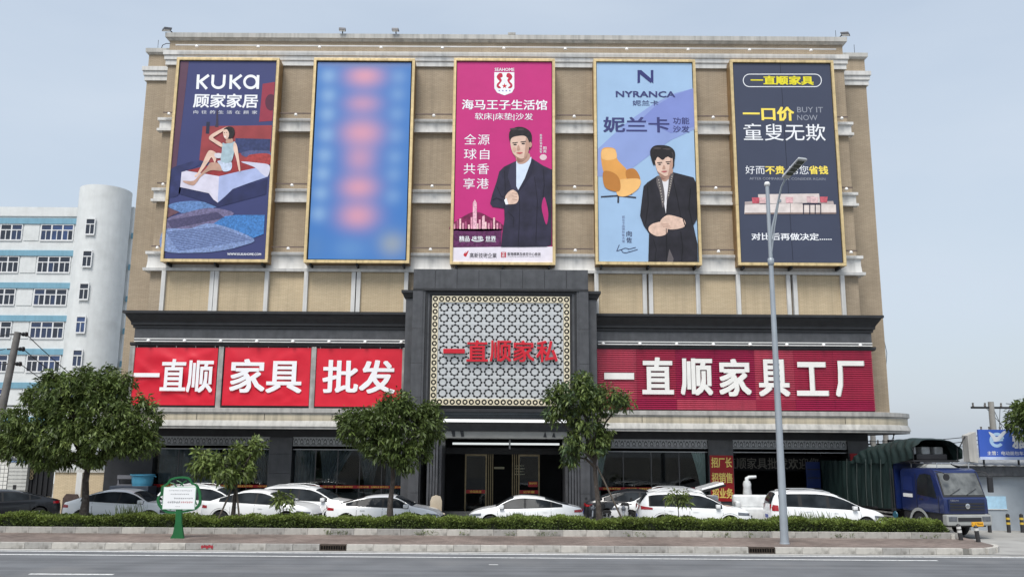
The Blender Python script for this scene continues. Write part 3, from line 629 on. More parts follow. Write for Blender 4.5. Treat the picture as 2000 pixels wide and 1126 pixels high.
# --- board 1
Z1_ = (300,230,976/260); ZA = (220,20,1501/400)
pr(0,'printed_wall',[(353,120),(369,120),(344,330),(334,332)],1,(92,62,82),(0,0,1),False)
pr(0,'printed_picture',[(513,164),(537,160),(532,236),(506,238)],1,(150,52,72),(0,0,1),False); pr(0,'printed_picture_disc',ell(529,200,11,16),2,(88,40,62),(0,0,1))
pr(0,'printed_headboard',[(360,62),(868,55),(855,330),(640,330),(420,330),(335,310)],1,(150,62,66),Z1_,False)
pr(0,'printed_cushion',[(600,150),(858,156),(852,262),(596,258)],2,(52,62,104),Z1_,False)
pr(0,'printed_cushion',[(640,262),(700,240),(770,240),(850,245),(850,290),(690,290)],3,(82,88,130),Z1_)
pr(0,'printed_cushion',[(680,290),(720,268),(850,266),(845,345),(640,326)],4,(165,62,62),Z1_)
pr(0,'printed_lamp',[(388,30),(412,30),(408,118),(382,116)],2,(38,42,66),Z1_,False); pr(0,'printed_lamp',[(462,-60),(470,-60),(476,70),(448,68),(458,40)],2,(60,52,70),Z1_,False)
pr(0,'printed_quilt',[(122,390),(200,345),(300,318),(360,330),(260,385),(205,420),(192,555),(106,570)],3,(48,54,98),Z1_)
pr(0,'printed_bed_base',[(188,508),(405,552),(470,618),(580,520),(836,448),(826,560),(640,610),(470,655),(330,600),(182,556)],3,(40,46,88),Z1_,False)
pr(0,'printed_blanket',[(248,386),(480,330),(640,320),(765,362),(480,430)],4,(150,50,52),Z1_,False)
pr(0,'printed_sheet',[(205,398),(240,388),(480,428),(470,622),(440,600),(405,553),(195,508)],5,(214,210,226),Z1_,False)
pr(0,'printed_sheet',[(480,428),(620,395),(745,368),(846,350),(838,432),(700,478),(580,522),(520,580),(470,622)],5,(170,182,222),Z1_,False)
pr(0,'printed_pillow',[(640,322),(760,330),(850,350),(836,430),(790,408),(740,362)],6,(206,206,226),Z1_)
pr(0,'printed_rug',[(105,645),(200,615),(340,612),(470,650),(240,695),(190,690)],1,(96,130,182),Z1_)
pr(0,'printed_rug',[(100,655),(190,690),(95,735)],2,(104,74,84),Z1_,False)
pr(0,'printed_rug',[(90,745),(240,694),(420,660),(590,700),(440,775),(300,808),(160,820),(84,815)],3,(112,106,140),Z1_)
pr(0,'printed_rug',[(520,722),(600,712),(815,712),(808,850),(722,884),(440,775)],4,(66,122,186),Z1_,False)
pr(0,'printed_rug',[(76,822),(260,812),(440,775),(735,886),(640,940),(500,972),(330,988),(68,972)],5,(126,146,190),Z1_)
for q in range(12): pr(0,'printed_stripe',[(90+q*8,838+q*12),(480+q*22,800+q*8),(482+q*22,804+q*8),(90+q*8,843+q*12)],6,(80,96,142),Z1_,False)
for q in range(7): pr(0,'printed_stripe',[(100+q*5,752+q*9),(470+q*8,690+q*6),(471+q*8,694+q*6),(100+q*5,757+q*9)],6,(80,76,112),Z1_,False)
pr(0,'printed_leg',[(460,262),(415,238),(390,262),(360,330),(325,400),(300,425),(312,432),(345,400),(400,325),(425,290),(450,330)],7,SKIN,Z1_)
pr(0,'printed_leg',[(490,340),(420,328),(385,370),(330,425),(290,462),(215,462),(240,482),(290,495),(318,470),(350,428),(420,385),(500,388)],8,SKS,Z1_)
pr(0,'printed_skirt',[(470,316),(560,318),(575,350),(560,386),(510,392),(490,350)],9,(196,208,228),Z1_)
pr(0,'printed_top',[(505,185),(530,190),(580,178),(598,180),(590,250),(565,325),(495,318),(500,245)],10,(166,188,198),Z1_)
pr(0,'printed_arm',[(590,182),(610,200),(625,290),(636,385),(624,385),(606,300),(585,230)],11,SKIN,Z1_)
pr(0,'printed_arm',[(530,68),(545,75),(450,135),(440,150),(500,190),(498,215),(440,180),(405,152),(430,118)],11,SKIN,Z1_)
pr(0,'printed_neck',[(535,150),(575,150),(580,180),(545,186),(530,180)],11,SKS,Z1_)
pr(0,'printed_hair',[(515,82),(550,64),(585,75),(594,110),(575,150),(540,150),(520,110)],12,HAIR,Z1_)
pr(0,'printed_face',[(512,92),(535,85),(552,110),(550,140),(535,157),(518,145),(510,120)],13,SKIN,Z1_)
pr(0,'printed_mouth',[(518,132),(532,136),(528,144),(520,142)],14,(240,225,225),Z1_); pr(0,'printed_eye',ell(520,110,4,2.5),14,HAIR,Z1_); pr(0,'printed_eye',ell(536,108,4,2.5),14,HAIR,Z1_)
pr(0,'printed_book',[(448,262),(498,262),(496,292),(455,292)],9,(214,212,220),Z1_)
# wordmark: drawn strokes for K U K a
def strokes(bi, parts, k, col, zt):
    for i, q in enumerate(parts): pr(bi,'logo_stroke',q,k+.15*i,col,zt,False)
def bar(a, b, w): 
    dx, dy = b[0]-a[0], b[1]-a[1]; l = math.hypot(dx,dy); nx_, ny_ = -dy/l*w/2, dx/l*w/2
    return [(a[0]+nx_,a[1]+ny_),(b[0]+nx_,b[1]+ny_),(b[0]-nx_,b[1]-ny_),(a[0]-nx_,a[1]-ny_)]
def arcbar(cx, cy, rx, ry, a0, a1, w, n=12):
    o = [(cx+(rx+w/2)*math.cos(R(a0+(a1-a0)*i/n)), cy+(ry+w/2)*math.sin(R(a0+(a1-a0)*i/n))) for i in range(n+1)]
    return o+[(cx+(rx-w/2)*math.cos(R(a1+(a0-a1)*i/n)), cy+(ry-w/2)*math.sin(R(a1+(a0-a1)*i/n))) for i in range(n+1)]
strokes(0,[bar((628,472),(622,578),20),bar((705,476),(634,528),20),bar((640,520),(690,577),20), bar((736,474),(732,535),20),arcbar(774,535,42,34,0,180,19),bar((820,474),(816,537),20),
           bar((868,474),(864,578),20),bar((945,476),(876,528),20),bar((882,520),(935,577),20), arcbar(1012,526,46,44,0,359,19,24),bar((1066,476),(1062,578),20)],1,WH,ZA)
tx(0,'顾家家居',(592,612,1066,716),1,WH,ZA,.022); tx(0,'向往的生活在顾家',(592,735,1060,760),1,(214,216,226),ZA,.01,1.9)
tx(0,'WWW.KUKAHOME.COM',(540,990,788,1008),7,WH,Z1_,.02)
# --- board 3
Z3 = (870,100,602/230); 
pr(2,'printed_footer',[(28,1002),(548,998),(548,1079),(26,1076)],1,(232,226,236),Z3,False)
tx(2,'SEAHOME',(252,86,352,103),1,WH,Z3,.012)
pr(2,'logo_shield',[(250,108),(352,108),(352,190),(340,212),(302,226),(264,212),(250,190)],1,WH,Z3,False)
for s_ in (-1,1):
    sh = [(8,4),(20,0),(30,8),(36,20),(30,34),(22,44),(34,58),(36,72),(26,82),(14,80),(20,72),(26,66),(16,52),(10,38),(16,26),(6,20)]
    pr(2,'logo_seahorse',[(302+s_*(x+4),112+y*.95) for x,y in sh],2,(190,36,70),Z3)
pr(2,'logo_star',[(302+(14 if i%2 == 0 else 6)*math.sin(i*math.pi/5),178-(14 if i%2 == 0 else 6)*math.cos(i*math.pi/5)) for i in range(10)],2,(200,30,50),Z3,False)
for sx0 in (275,293,311,329): pr(2,'logo_star',[(sx0+(5 if i%2 == 0 else 2)*math.sin(i*math.pi/5),202-(5 if i%2 == 0 else 2)*math.cos(i*math.pi/5)) for i in range(10)],2,(90,80,170),Z3,False)
tx(2,'海马王子生活馆',(84,248,520,300),1,WH,Z3,.018); tx(2,'软床|床垫|沙发',(150,316,447,357),1,WH,Z3,.004)
for q, s_ in enumerate(('全源','球自','共香','享港')): tx(2,s_,(96-q*1.5,424+q*75,226-q*1.5,478+q*75),1,WH,Z3,.0,1.12)
pr(2,'printed_hill',[(40,880),(90,845),(140,822),(180,825),(230,850),(285,880),(285,915),(38,915)],1,(120,30,75),Z3)
pr(2,'printed_water',[(38,905),(288,905),(284,1000),(36,1003)],1,(92,38,84),Z3,False)
for q in range(17):
    x = 42+q*14.5+random.uniform(-2,2); h = [26,44,52,30,38,22,60,34,28,48,66,36,30,42,58,30,26][q]
    pr(2,'printed_tower',[(x,908),(x,908-h),(x+9,908-h),(x+9,908)],2+q%2,[(226,160,180),(170,80,120),(240,200,200)][q%3],Z3,False)
pr(2,'printed_tower',[(140,908),(140,775),(150,758),(160,775),(160,908)],4,(232,180,196),Z3,False); pr(2,'printed_tower',[(186,908),(188,845),(200,838),(203,908)],4,(238,190,200),Z3,False)
tx(2,'精品',(70,944,124,970),5,WH,Z3,.02); tx(2,'床垫',(136,944,192,966),5,WH,Z3,.02); tx(2,'世界',(205,944,258,970),5,WH,Z3,.02); pr(2,'logo_swash',arcbar(164,962,30,9,0,180,5),5,WH,Z3,False)
tx(2,'BOUTIQUE',(72,968,124,975),5,WH,Z3); tx(2,'MATTRESS',(206,968,258,975),5,WH,Z3)
pr(2,'logo_flame',[(92,1040),(105,1022),(100,1034),(118,1018),(112,1036),(104,1050)],2,(190,40,50),Z3); tx(2,'高新技術企業',(124,1030,262,1056),2,(60,52,60),Z3,.008)
pr(2,'logo_square',[(284,1026),(310,1026),(310,1054),(284,1054)],2,(190,40,60),Z3,False); tx(2,'正',(288,1030,306,1050),3,WH,Z3,.02); tx(2,'香港標準及檢定中心檢測',(316,1028,486,1045),2,(60,52,60),Z3,.01); tx(2,'Hong Kong Standards and Testing Centre',(316,1047,486,1053),2,(90,84,92),Z3)
SUIT = (44,42,62)
pr(2,'printed_suit',[(350,566),(300,590),(275,615),(262,665),(240,730),(228,778),(240,795),(300,804),(302,860),(290,930),(284,1000),(405,1000),(515,998),(542,990),(544,605),(500,585),(445,550),(400,545)],6,SUIT,Z3,False)
pr(2,'printed_gap',[(505,745),(520,790),(526,840),(516,886),(500,840),(492,790)],7,(186,40,116),Z3)
pr(2,'printed_shirt',[(362,562),(440,540),(438,562),(405,650),(372,710),(362,690),(358,620)],7,(214,226,244),Z3,False)
pr(2,'printed_lapel',[(350,566),(362,575),(362,690),(374,712),(345,720),(318,640),(330,590)],8,(56,54,76),Z3,False); pr(2,'printed_lapel',[(440,545),(455,560),(440,620),(400,690),(376,712),(405,650),(436,570)],8,(36,34,54),Z3,False)
pr(2,'printed_neck',[(362,520),(425,520),(430,550),(400,575),(368,570)],7.5,SKS,Z3)
pr(2,'printed_hair',[(325,440),(330,408),(362,388),(400,390),(432,410),(442,440),(436,490),(420,500),(340,470),(330,462)],8,HAIR,Z3)
pr(2,'printed_face',[(332,462),(345,440),(390,432),(415,440),(428,475),(422,520),(405,545),(385,555),(358,540),(340,510)],9,SKIN,Z3)
pr(2,'printed_shade',[(412,440),(428,475),(422,520),(402,546),(408,500)],10,SKS,Z3); pr(2,'printed_ear',ell(434,478,8,14),8.5,SKS,Z3)
for x, y in ((356,475),(398,470)): pr(2,'printed_brow',[(x-14,y-8),(x+14,y-11),(x+14,y-7),(x-14,y-4)],11,HAIR,Z3,False); pr(2,'printed_eye',ell(x,y+2,9,3.5),11,HAIR,Z3)
pr(2,'printed_nose',[(372,478),(382,502),(366,506)],11,SKS,Z3); pr(2,'printed_mouth',[(362,520),(378,516),(396,518),(380,526)],11,(190,96,98),Z3)
pr(2,'printed_hand',[(304,748),(320,722),(345,708),(368,725),(374,755),(360,778),(318,782),(305,775)],9,SKIN,Z3)
for q in range(3): pr(2,'printed_finger_line',bar((340,724+q*16),(368,730+q*15),2.5),10,SKS,Z3,False)
pr(2,'printed_cuff',[(300,760),(312,750),(322,782),(308,784)],10,WH,Z3,False)
for q, ch in enumerate('家居好物体验官'): tx(2,ch,(482,424+q*14,494,436+q*14),1,WH,Z3,.01)
for q, ch in enumerate('田亮'): tx(2,ch,(500,488+q*17,516,503+q*17),1,WH,Z3,.01)
pr(2,'printed_medal',ell(500,542,18,15),1,(226,200,206),Z3)
for q, w_ in (([(302,610),(306,700),(300,800)],4),([(262,690),(285,740),(300,745)],3),([(374,712),(380,800),(372,1000)],3.5),([(455,640),(470,760),(462,980)],3),([(500,600),(505,680),(498,745)],4),([(320,820),(350,850),(345,900)],2.5),([(240,760),(262,750),(290,762)],3)):
    for qi, (a_, b_) in enumerate(zip(q, q[1:])): pr(2,'printed_fold',bar(a_,b_,w_),9+.1*qi+.01*w_,(26,24,40),Z3,False)
for x, y, w_, h_ in ((350,398,22,5),(385,400,18,5)): pr(2,'printed_sheen',ell(x,y,w_,h_),8.4,(66,60,62),Z3)
pr(2,'printed_cheek',ell(352,502,9,12),10.3,(214,172,152),Z3); pr(2,'printed_jaw',[(345,522),(362,542),(385,555),(404,546),(386,549),(364,538)],10.4,(168,128,110),Z3); pr(2,'printed_neck_shade',[(366,548),(388,560),(410,550),(418,535),(400,560),(372,566)],9.2,(150,108,94),Z3)
# --- board 4
Z4 = (1150,100,602/230); NV = (50,54,112)
pr(3,'printed_swoosh',[(535,190),(440,215),(330,270),(200,360),(110,440),(46,500),(44,640),(120,640),(220,600),(300,540),(420,455),(540,400)],1,(142,160,212),Z4,False)
pr(3,'printed_swoosh',[(535,190),(440,222),(340,280),(270,345),(420,420),(540,385)],2,(128,142,204),Z4,False)
strokes(3,[[(249,97),(262,97),(262,160),(249,164)],[(249,97),(268,97),(318,140),(318,164),(262,118)],[(317,97),(330,97),(330,164),(317,156)]],3,NV,Z4)
tx(3,'NYRANCA',(138,204,442,236),3,NV,Z4,.022); tx(3,'妮兰卡',(224,251,356,278),3,NV,Z4,.004); tx(3,'妮兰卡',(74,336,412,415),3,NV,Z4,.022); tx(3,'功能',(430,338,514,374),3,NV,Z4,.014); tx(3,'沙发',(430,381,514,416),3,NV,Z4,.014)
OR, ORD, ORL = (224,160,82), (188,124,56), (238,186,116)
pr(3,'printed_chair_back',[(66,502),(132,498),(145,550),(170,580),(195,610),(190,660),(150,690),(95,640),(70,600)],3,OR,Z4)
pr(3,'printed_chair_head',[(70,504),(130,500),(140,548),(72,554)],4,ORL,Z4); pr(3,'printed_chair_arm',[(72,622),(100,612),(140,630),(160,665),(158,712),(120,714),(80,690)],6,ORD,Z4)
pr(3,'printed_chair_arm',[(190,610),(230,600),(256,630),(258,660),(200,656)],4,ORD,Z4); pr(3,'printed_chair_seat',[(152,660),(200,652),(262,655),(255,700),(200,738),(150,738),(140,700)],5,ORL,Z4)
strokes(3,[bar((152,715),(150,775),9),bar((62,744),(152,738),7),bar((150,738),(242,748),7),bar((150,738),(222,730),5)],3,(50,48,60),Z4)
pr(3,'printed_coat',[(352,636),(300,670),(280,690),(270,770),(262,840),(280,890),(308,930),(304,1080),(440,1078),(558,1076),(556,985),(535,890),(552,860),(552,680),(535,645),(430,618),(400,640)],6,(38,36,44),Z4,False)
pr(3,'printed_shirt',[(365,650),(420,630),(402,720),(394,830),(382,760)],7,(226,224,228),Z4,False)
pr(3,'printed_scarf',[(350,638),(372,652),(388,740),(378,800),(362,720),(346,670)],8,(96,90,92),Z4); pr(3,'printed_scarf',[(432,622),(428,660),(410,740),(398,760),(406,690),(412,640)],8,(96,90,92),Z4)
for q in range(9): pr(3,'printed_scarf_dot',ell(357+q*2.6,658+q*14,3,3,6),9,(190,182,170),Z4,False); pr(3,'printed_scarf_dot',ell(425-q*2.2,640+q*12,3,3,6),9,(190,182,170),Z4,False)
pr(3,'printed_scarf',[(412,1010),(434,1060),(430,1078),(398,1078)],8,(96,90,92),Z4,False)
pr(3,'printed_neck',[(362,610),(425,600),(425,630),(395,665),(370,655)],7.5,SKS,Z4)
pr(3,'printed_hair',[(318,545),(314,508),(335,484),(375,480),(415,488),(440,515),(438,560),(425,600),(340,580),(332,585)],8,HAIR,Z4)
pr(3,'printed_face',[(338,550),(352,535),(380,548),(420,535),(430,570),(425,605),(408,635),(388,645),(362,630),(346,600)],9,SKIN,Z4); pr(3,'printed_fringe',[(335,520),(380,500),(425,520),(424,548),(400,538),(378,556),(352,540),(340,560)],10,HAIR,Z4)
pr(3,'printed_shade',[(418,550),(430,570),(425,605),(404,637),(412,595)],10,SKS,Z4)
for x, y in ((362,576),(406,572)): pr(3,'printed_brow',[(x-13,y-8),(x+13,y-10),(x+13,y-6),(x-13,y-4)],11,HAIR,Z4,False); pr(3,'printed_eye',ell(x,y+2,8,3),11,HAIR,Z4)
pr(3,'printed_nose',[(384,580),(392,600),(376,602)],11,SKS,Z4); pr(3,'printed_mouth',[(370,614),(386,611),(402,613),(386,620)],11,(180,92,94),Z4)
pr(3,'printed_hand',[(306,900),(330,880),(380,872),(402,905),(395,935),(350,945),(312,925)],9,SKIN,Z4); pr(3,'printed_hand',[(364,872),(400,838),(450,845),(488,862),(490,895),(440,910),(395,905)],10,SKIN,Z4)
for q in range(3): pr(3,'printed_finger_line',bar((368+q*6,880+q*9),(410+q*5,884+q*8),2.5),11,SKS,Z4,False)
for q, w_ in (([(300,690),(304,780),(290,880)],4),([(394,830),(396,900),(400,1070)],3.5),([(430,650),(455,760),(470,850)],3),([(520,700),(512,800),(530,885)],4),([(330,960),(345,1010),(338,1075)],2.5),([(470,920),(480,1000),(474,1075)],3)):
    for qi, (a_, b_) in enumerate(zip(q, q[1:])): pr(3,'printed_fold',bar(a_,b_,w_),9.2+.1*qi+.01*w_,(16,15,20),Z4,False)
for x, y, w_, h_ in ((350,496,20,5),(398,500,22,5),(426,530,6,14)): pr(3,'printed_sheen',ell(x,y,w_,h_),8.4,(72,64,64),Z4)
pr(3,'printed_jaw',[(352,615),(366,632),(388,645),(408,634),(390,638),(370,626)],10.4,(168,128,110),Z4); pr(3,'printed_neck_shade',[(368,640),(392,652),(414,638),(420,622),(402,648),(376,656)],8.8,(150,108,94),Z4); pr(3,'printed_cuff_edge',bar((482,858),(494,896),5),10.5,(20,18,24),Z4,False)
for q, ch in enumerate('妮兰卡品牌形象大使'): tx(3,ch,(170,840+q*15.5,184,853+q*15.5),3,(110,116,150),Z4)
tx(3,'向',(192,918,220,946),3,(50,54,90),Z4,.01); tx(3,'佐',(192,950,220,978),3,(50,54,90),Z4,.01)
strokes(3,[bar((142,1022),(156,988),3),bar((144,1020),(170,1012),3),arcbar(188,1018,20,12,20,330,3),bar((200,1012),(240,1002),3),bar((205,1026),(250,1012),3)],3,(50,54,90),Z4)
# --- board 5
Z5 = (1415,100,655/250); YE = (250,226,96); GR = (150,154,166)
strokes(4,[arcbar(128,150,32,32,90,270,4),arcbar(464,150,32,32,-90,90,4),bar((128,118),(464,118),4),bar((128,182),(464,182),4)],1,WH,Z5)
tx(4,'一直顺家具',(134,126,456,173),1,(232,220,40),Z5,.035); tx(4,'一口价',(94,284,356,357),1,YE,Z5,.035); tx(4,'BUY IT',(372,286,504,314),1,GR,Z5); tx(4,'NOW',(372,326,476,354),1,GR,Z5)
tx(4,'童叟无欺',(98,371,516,458),1,WH,Z5,.004); tx(4,'好而',(107,586,206,628),1,WH,Z5); tx(4,'不贵',(209,586,308,630),1,YE,Z5,.028); tx(4,'帮您',(332,586,430,630),1,WH,Z5); tx(4,'省钱',(432,586,530,630),1,YE,Z5,.028)
tx(4,'AFTER COMPARISON, CONSIDER AGAIN',(128,646,516,661),1,GR,Z5); tx(4,'对比后再做决定......',(138,930,548,967),1,WH,Z5,.02)
SO, SOD = (214,202,198), (176,162,160)
pr(4,'printed_sofa_back',[(172,732),(484,728),(490,775),(174,780)],1,SO,Z5,False); pr(4,'printed_sofa_arm',[(104,770),(180,764),(180,792),(104,792)],2,SOD,Z5,False); pr(4,'printed_sofa_arm',[(486,768),(556,766),(562,790),(486,790)],2,SOD,Z5,False)
pr(4,'printed_sofa_seat',[(104,786),(336,778),(336,830),(102,832)],3,(222,212,208),Z5,False); pr(4,'printed_sofa_seat',[(338,778),(570,784),(572,830),(338,830)],3,(218,206,200),Z5,False)
pr(4,'printed_sofa_foot',[(104,826),(572,824),(572,832),(104,834)],4,(140,122,116),Z5,False)
for ci, (x, y, c) in enumerate(((160,764,(186,84,98)),(198,764,(216,180,180)),(332,762,(222,176,180)),(440,758,(206,176,178)),(460,762,(222,190,190)),(508,760,(190,92,104)))): pr(4,'printed_cushion',[(x-20,y-16),(x+20,y-16),(x+17,y+14),(x-17,y+14)],4.2+.15*ci,c,Z5,False)
for x in (402,434,462,490): pr(4,'printed_table_leg',[(x,782),(x+5,782),(x+5,832),(x,832)],5,(40,38,58),Z5,False)
pr(4,'printed_table_top',[(400,778),(495,778),(495,785),(400,785)],5.5,(40,38,58),Z5,False); pr(4,'printed_seam',[(283,60),(286,60),(352,1070),(349,1070)],.5,(40,44,60),Z5,False)
# ================================================================ red banners on the left, corrugated sign on the right
def cloth(name, parent, x0, x1, z0, z1, y, m, amp, seed):
    rg = np.random.default_rng(seed); n, k = 44, 30; mb = MB(); W = [(rg.uniform(.8,2.6),rg.uniform(.8,2.6)*rg.choice([-1,1]),rg.uniform(0,6.3),rg.uniform(.3,1)) for _ in range(7)]
    for j in range(k+1):
        for i in range(n+1):
            u, v = i/n, j/k; e = min(1, 5*min(u,1-u,v,1-v)+.15)
            s_ = min(1.,.6*sum(a*max(0,math.sin(p*(u*4)+q*(v*3)+ph))**5 for p, q, ph, a in W))
            mb.v.append((x0+(x1-x0)*u, y-amp*s_*e*(1 if u < .5 or name else 1), z0+(z1-z0)*v))
    for j in range(k):
        for i in range(n): q = j*(n+1)+i; mb.f.append((q,q+1,q+n+2,q+n+1))
    return mb.build('cloth', m, parent, smooth=80)
banred = mat('banner cloth', lin(208,26,50), .45, var=.07, vs=1, spec=.45, bump=.7, bs=1.7)
galv = mat('galvanised post', (.4,.39,.37), .5, .4, var=.2, vs=3, streak=.4)
bw_ = [((260,678),(426,678),(255,790),(420,790),(('一直顺',(261,700,416,766)),),.09),((441,678),(608,678),(433,791),(603,793),(('家具',(449,700,590,767)),),.05),((621,680),(787,681),(613,793),(785,794),(('批发',(630,702,772,768)),),.025)]
wl = mat('white lettering', (.86,.86,.88), .5, var=.02)
for bi, (a, b, c, d, txs, amp) in enumerate(bw_):
    x0, x1 = (at(*a,41.2)[0]+at(*c,41.2)[0])/2, (at(*b,41.2)[0]+at(*d,41.2)[0])/2; z0, z1 = at(*c,41.2)[1], at(*a,41.2)[1]
    t = thing('banner', ['wrinkled red banner with three white characters, nearest the left corner','red banner with two white characters between the other two banners','red banner with two white characters beside the dark portal'][bi], 'banner', ((x0+x1)/2,41.2,z0), group='red banners on the left sign frontage')
    cloth('', t, x0, x1, z0, z1, 41.18, banred, amp, bi+3)
    for s_, bx_ in txs: text_px(t, 'lettering', s_, *bx_, 41.18-amp*1.1-.02, wl, .024, .004)
    for gx in np.linspace(x0+.15,x1-.15,5): MB().tube([(gx,41.2,z1-.02),(gx,41.16,z1+.12)], .012, 5).build('tie_rope', white_paint, t)
    MB().box(x0-.03,x1+.03,41.2,41.24,z1,z1+.04).build('frame_bar', iron, t); MB().box(x0-.03,x1+.03,41.2,41.24,z0-.05,z0-.01).build('frame_bar', iron, t)
for pxx in (429,611,254.5,789.5):
    X = at(pxx,735,41.15)[0]; bx('sign_post', galv, store, X-.12, X+.12, 41.12, 41.3, 5.06, 8.02, bevel=.02)
cs = thing('shop_sign', 'long crimson corrugated shop sign with raised white characters right of the portal', 'sign', (10.6,41.2,5.15))
X0, X1, Z0, Z1 = 4.08, 17.2, 5.17, 8.02; npan = 7; pwid = (X1-X0)/npan
reds = [mat('crimson panel a', lin(178,44,78), .42, var=.06, vs=1, streak=.12), mat('crimson panel b', lin(196,74,98), .42, var=.06, vs=1, streak=.15), mat('crimson panel c', lin(168,22,76), .42, var=.06, vs=1, streak=.1)]
for j, (za, zb) in enumerate(((Z0,5.65),(5.65,Z1))):
    nrib = round((zb-za)/.105); prof = []
    for r_ in range(nrib):
        zz = za+(zb-za)*r_/nrib; h = (zb-za)/nrib; prof += [(0,zz),(.0,zz+h*.3),(.075,zz+h*.5),(.075,zz+h*.88)]
    prof += [(0,zb)]
    for i in range(npan):
        mb = MB(); a, b = X0+i*pwid+.003, X0+(i+1)*pwid-.003
        for o, z in prof: mb.v += [(a,41.25-o,z),(b,41.25-o,z)]
        mb.f = [(2*q,2*q+1,2*q+3,2*q+2) for q in range(len(prof)-1)]
        mb.build('cladding_panel', reds[(i*2+j+i//3)%3], cs)
lets = [('一',(1180,727,1238,741)),('直',(1254,697,1315,770)),('顺',(1329,699,1391,772)),('家',(1404,700,1466,774)),('具',(1481,701,1541,774)),('工',(1555,706,1616,773)),('厂',(1631,704,1688,775))]
lw2 = mat('letter face', (.8,.79,.76), .5, var=.04); lsd = mat('letter return', (.5,.48,.46), .5, var=.05)
for ch, bb in lets:
    o = text_px(cs, 'letter', ch, *bb, 41.12, lw2, .028, .02); b2 = text_px(cs, 'letter_return', ch, *bb, 41.245, lsd, .028, .12); b2.parent = o
# roof flood lights and a few roof details
def flood(x, y, z, rot, lab):
    t = thing('flood_light', lab, 'lamp', (x,y,z), rot, 'roof flood lights', local=True)
    MB().tube([(0,0,-.05),(0,0,.22)], .03, 8).build('bracket', iron, t); MB().tube([(0,0,.22),(0,-.12,.3)], .03, 8).build('arm', iron, t)
    MB().hexa([(-.17,-.5,.2),(.17,-.5,.2),(.17,-.1,.3),(-.17,-.1,.3),(-.17,-.48,.34),(.17,-.48,.34),(.17,-.08,.42),(-.17,-.08,.42)]).build('housing', mat('lamp housing', (.12,.12,.13), .5, .3), t, bevel=.02)
    MB().add([(-.14,-.48,.2),(.14,-.48,.2),(.14,-.13,.287),(-.14,-.13,.287)], [(0,1,2,3)]).build('lens', lampw, t)
flood(-17.85,42.1,24.35,R(-50),'roof flood light on the left parapet corner'); flood(-8.95,42.1,24.35,R(8),'roof flood light above the second billboard, left of a pair'); flood(-6.15,42.1,24.35,R(0),'roof flood light above the second billboard, right of a pair')
flood(17.05,42.1,24.35,R(55),'roof flood light on the right parapet corner')
t = thing('roof_fixture', 'small pale fixture on the parapet above the pink billboard', 'lamp', (-.1,42.2,24.5), local=True)
MB().box(-.2,.2,-.1,.1,.12,.22).build('head', ledgeg, t); MB().box(-.18,-.14,-.03,.03,-.02,.12).build('leg', iron, t); MB().box(.14,.18,-.03,.03,-.02,.12).build('leg', iron, t)
for x, y in ((-19.3,43.8),(18.5,43.8),(16.9,42.2)): MB().tube([(x,y,24.3),(x,y,25.0)], .012, 5).build('lightning_rod', iron, store)
MB().tube([(-19.2,43.9,24.3),(-19.1,43.9,24.75),(-18.9,43.9,24.85),(-18.3,43.9,24.85)], .02, 6).build('roof_pipe', iron, store, smooth=60)
for z in (9.0,8.3,7.6): MB().tube([(WR,45,z),(WR+.35,44.6,z+.02),(WR+.42,44.5,z-.4)], .02, 5).build('wall_bracket', iron, store)
MB().tube([(WR+.4,44.5,9.0),(WR+.5,44.5,8.3),(WR+.38,44.5,7.4),(WR+.1,44.8,6.9)], .015, 5).build('loose_cable', iron, store)
# ================================================================ white factory block with blue bands (left, behind)
LYB = 80.
wst = mat('white stucco', (.66,.68,.68), .85, var=.05, vs=1.2, bump=.5, bs=5, streak=.05, dirt_or_light=((.42,.43,.42),.5,.35), spec=.2)
blue = mat('blue band', lin(116,160,180), .7, var=.08, vs=1, streak=.12)
bglass = [mat('blue glass a', (.015,.02,.035), .08, var=.1, spec=.7), mat('blue glass b', (.02,.035,.085), .1, var=.15, spec=.7), mat('blue glass c', (.03,.06,.16), .12, var=.3, vs=1.5, spec=.7)]
wframe = mat('white window frame', (.7,.71,.72), .5, var=.04)
def wz(y): return at(100,y,LYB)[1]
fac = thing('factory_block', 'white stucco factory block with light blue bands and a round stair tower, far left', 'building', (-44,LYB,0))
xr_ = at(262,405,LYB+2)[0]; xl_ = -75.; tx0 = at(160,440,LYB)[0]
ztop = wz(405)
MB().box(xl_, tx0+2.0, LYB, LYB+18, 0, ztop).build('wall', wst, fac); MB().box(tx0+2.0, xr_, LYB+2, LYB+18, 0, at(250,404,LYB+2)[1]).build('wall', wst, fac)
fl = [(427,437.7,470),(488.5,499,532.5),(552,562.7,595.7),(616,626,659.7),(681,691,725.4),(746,757,791),(812,823,858),(880,891,925)]
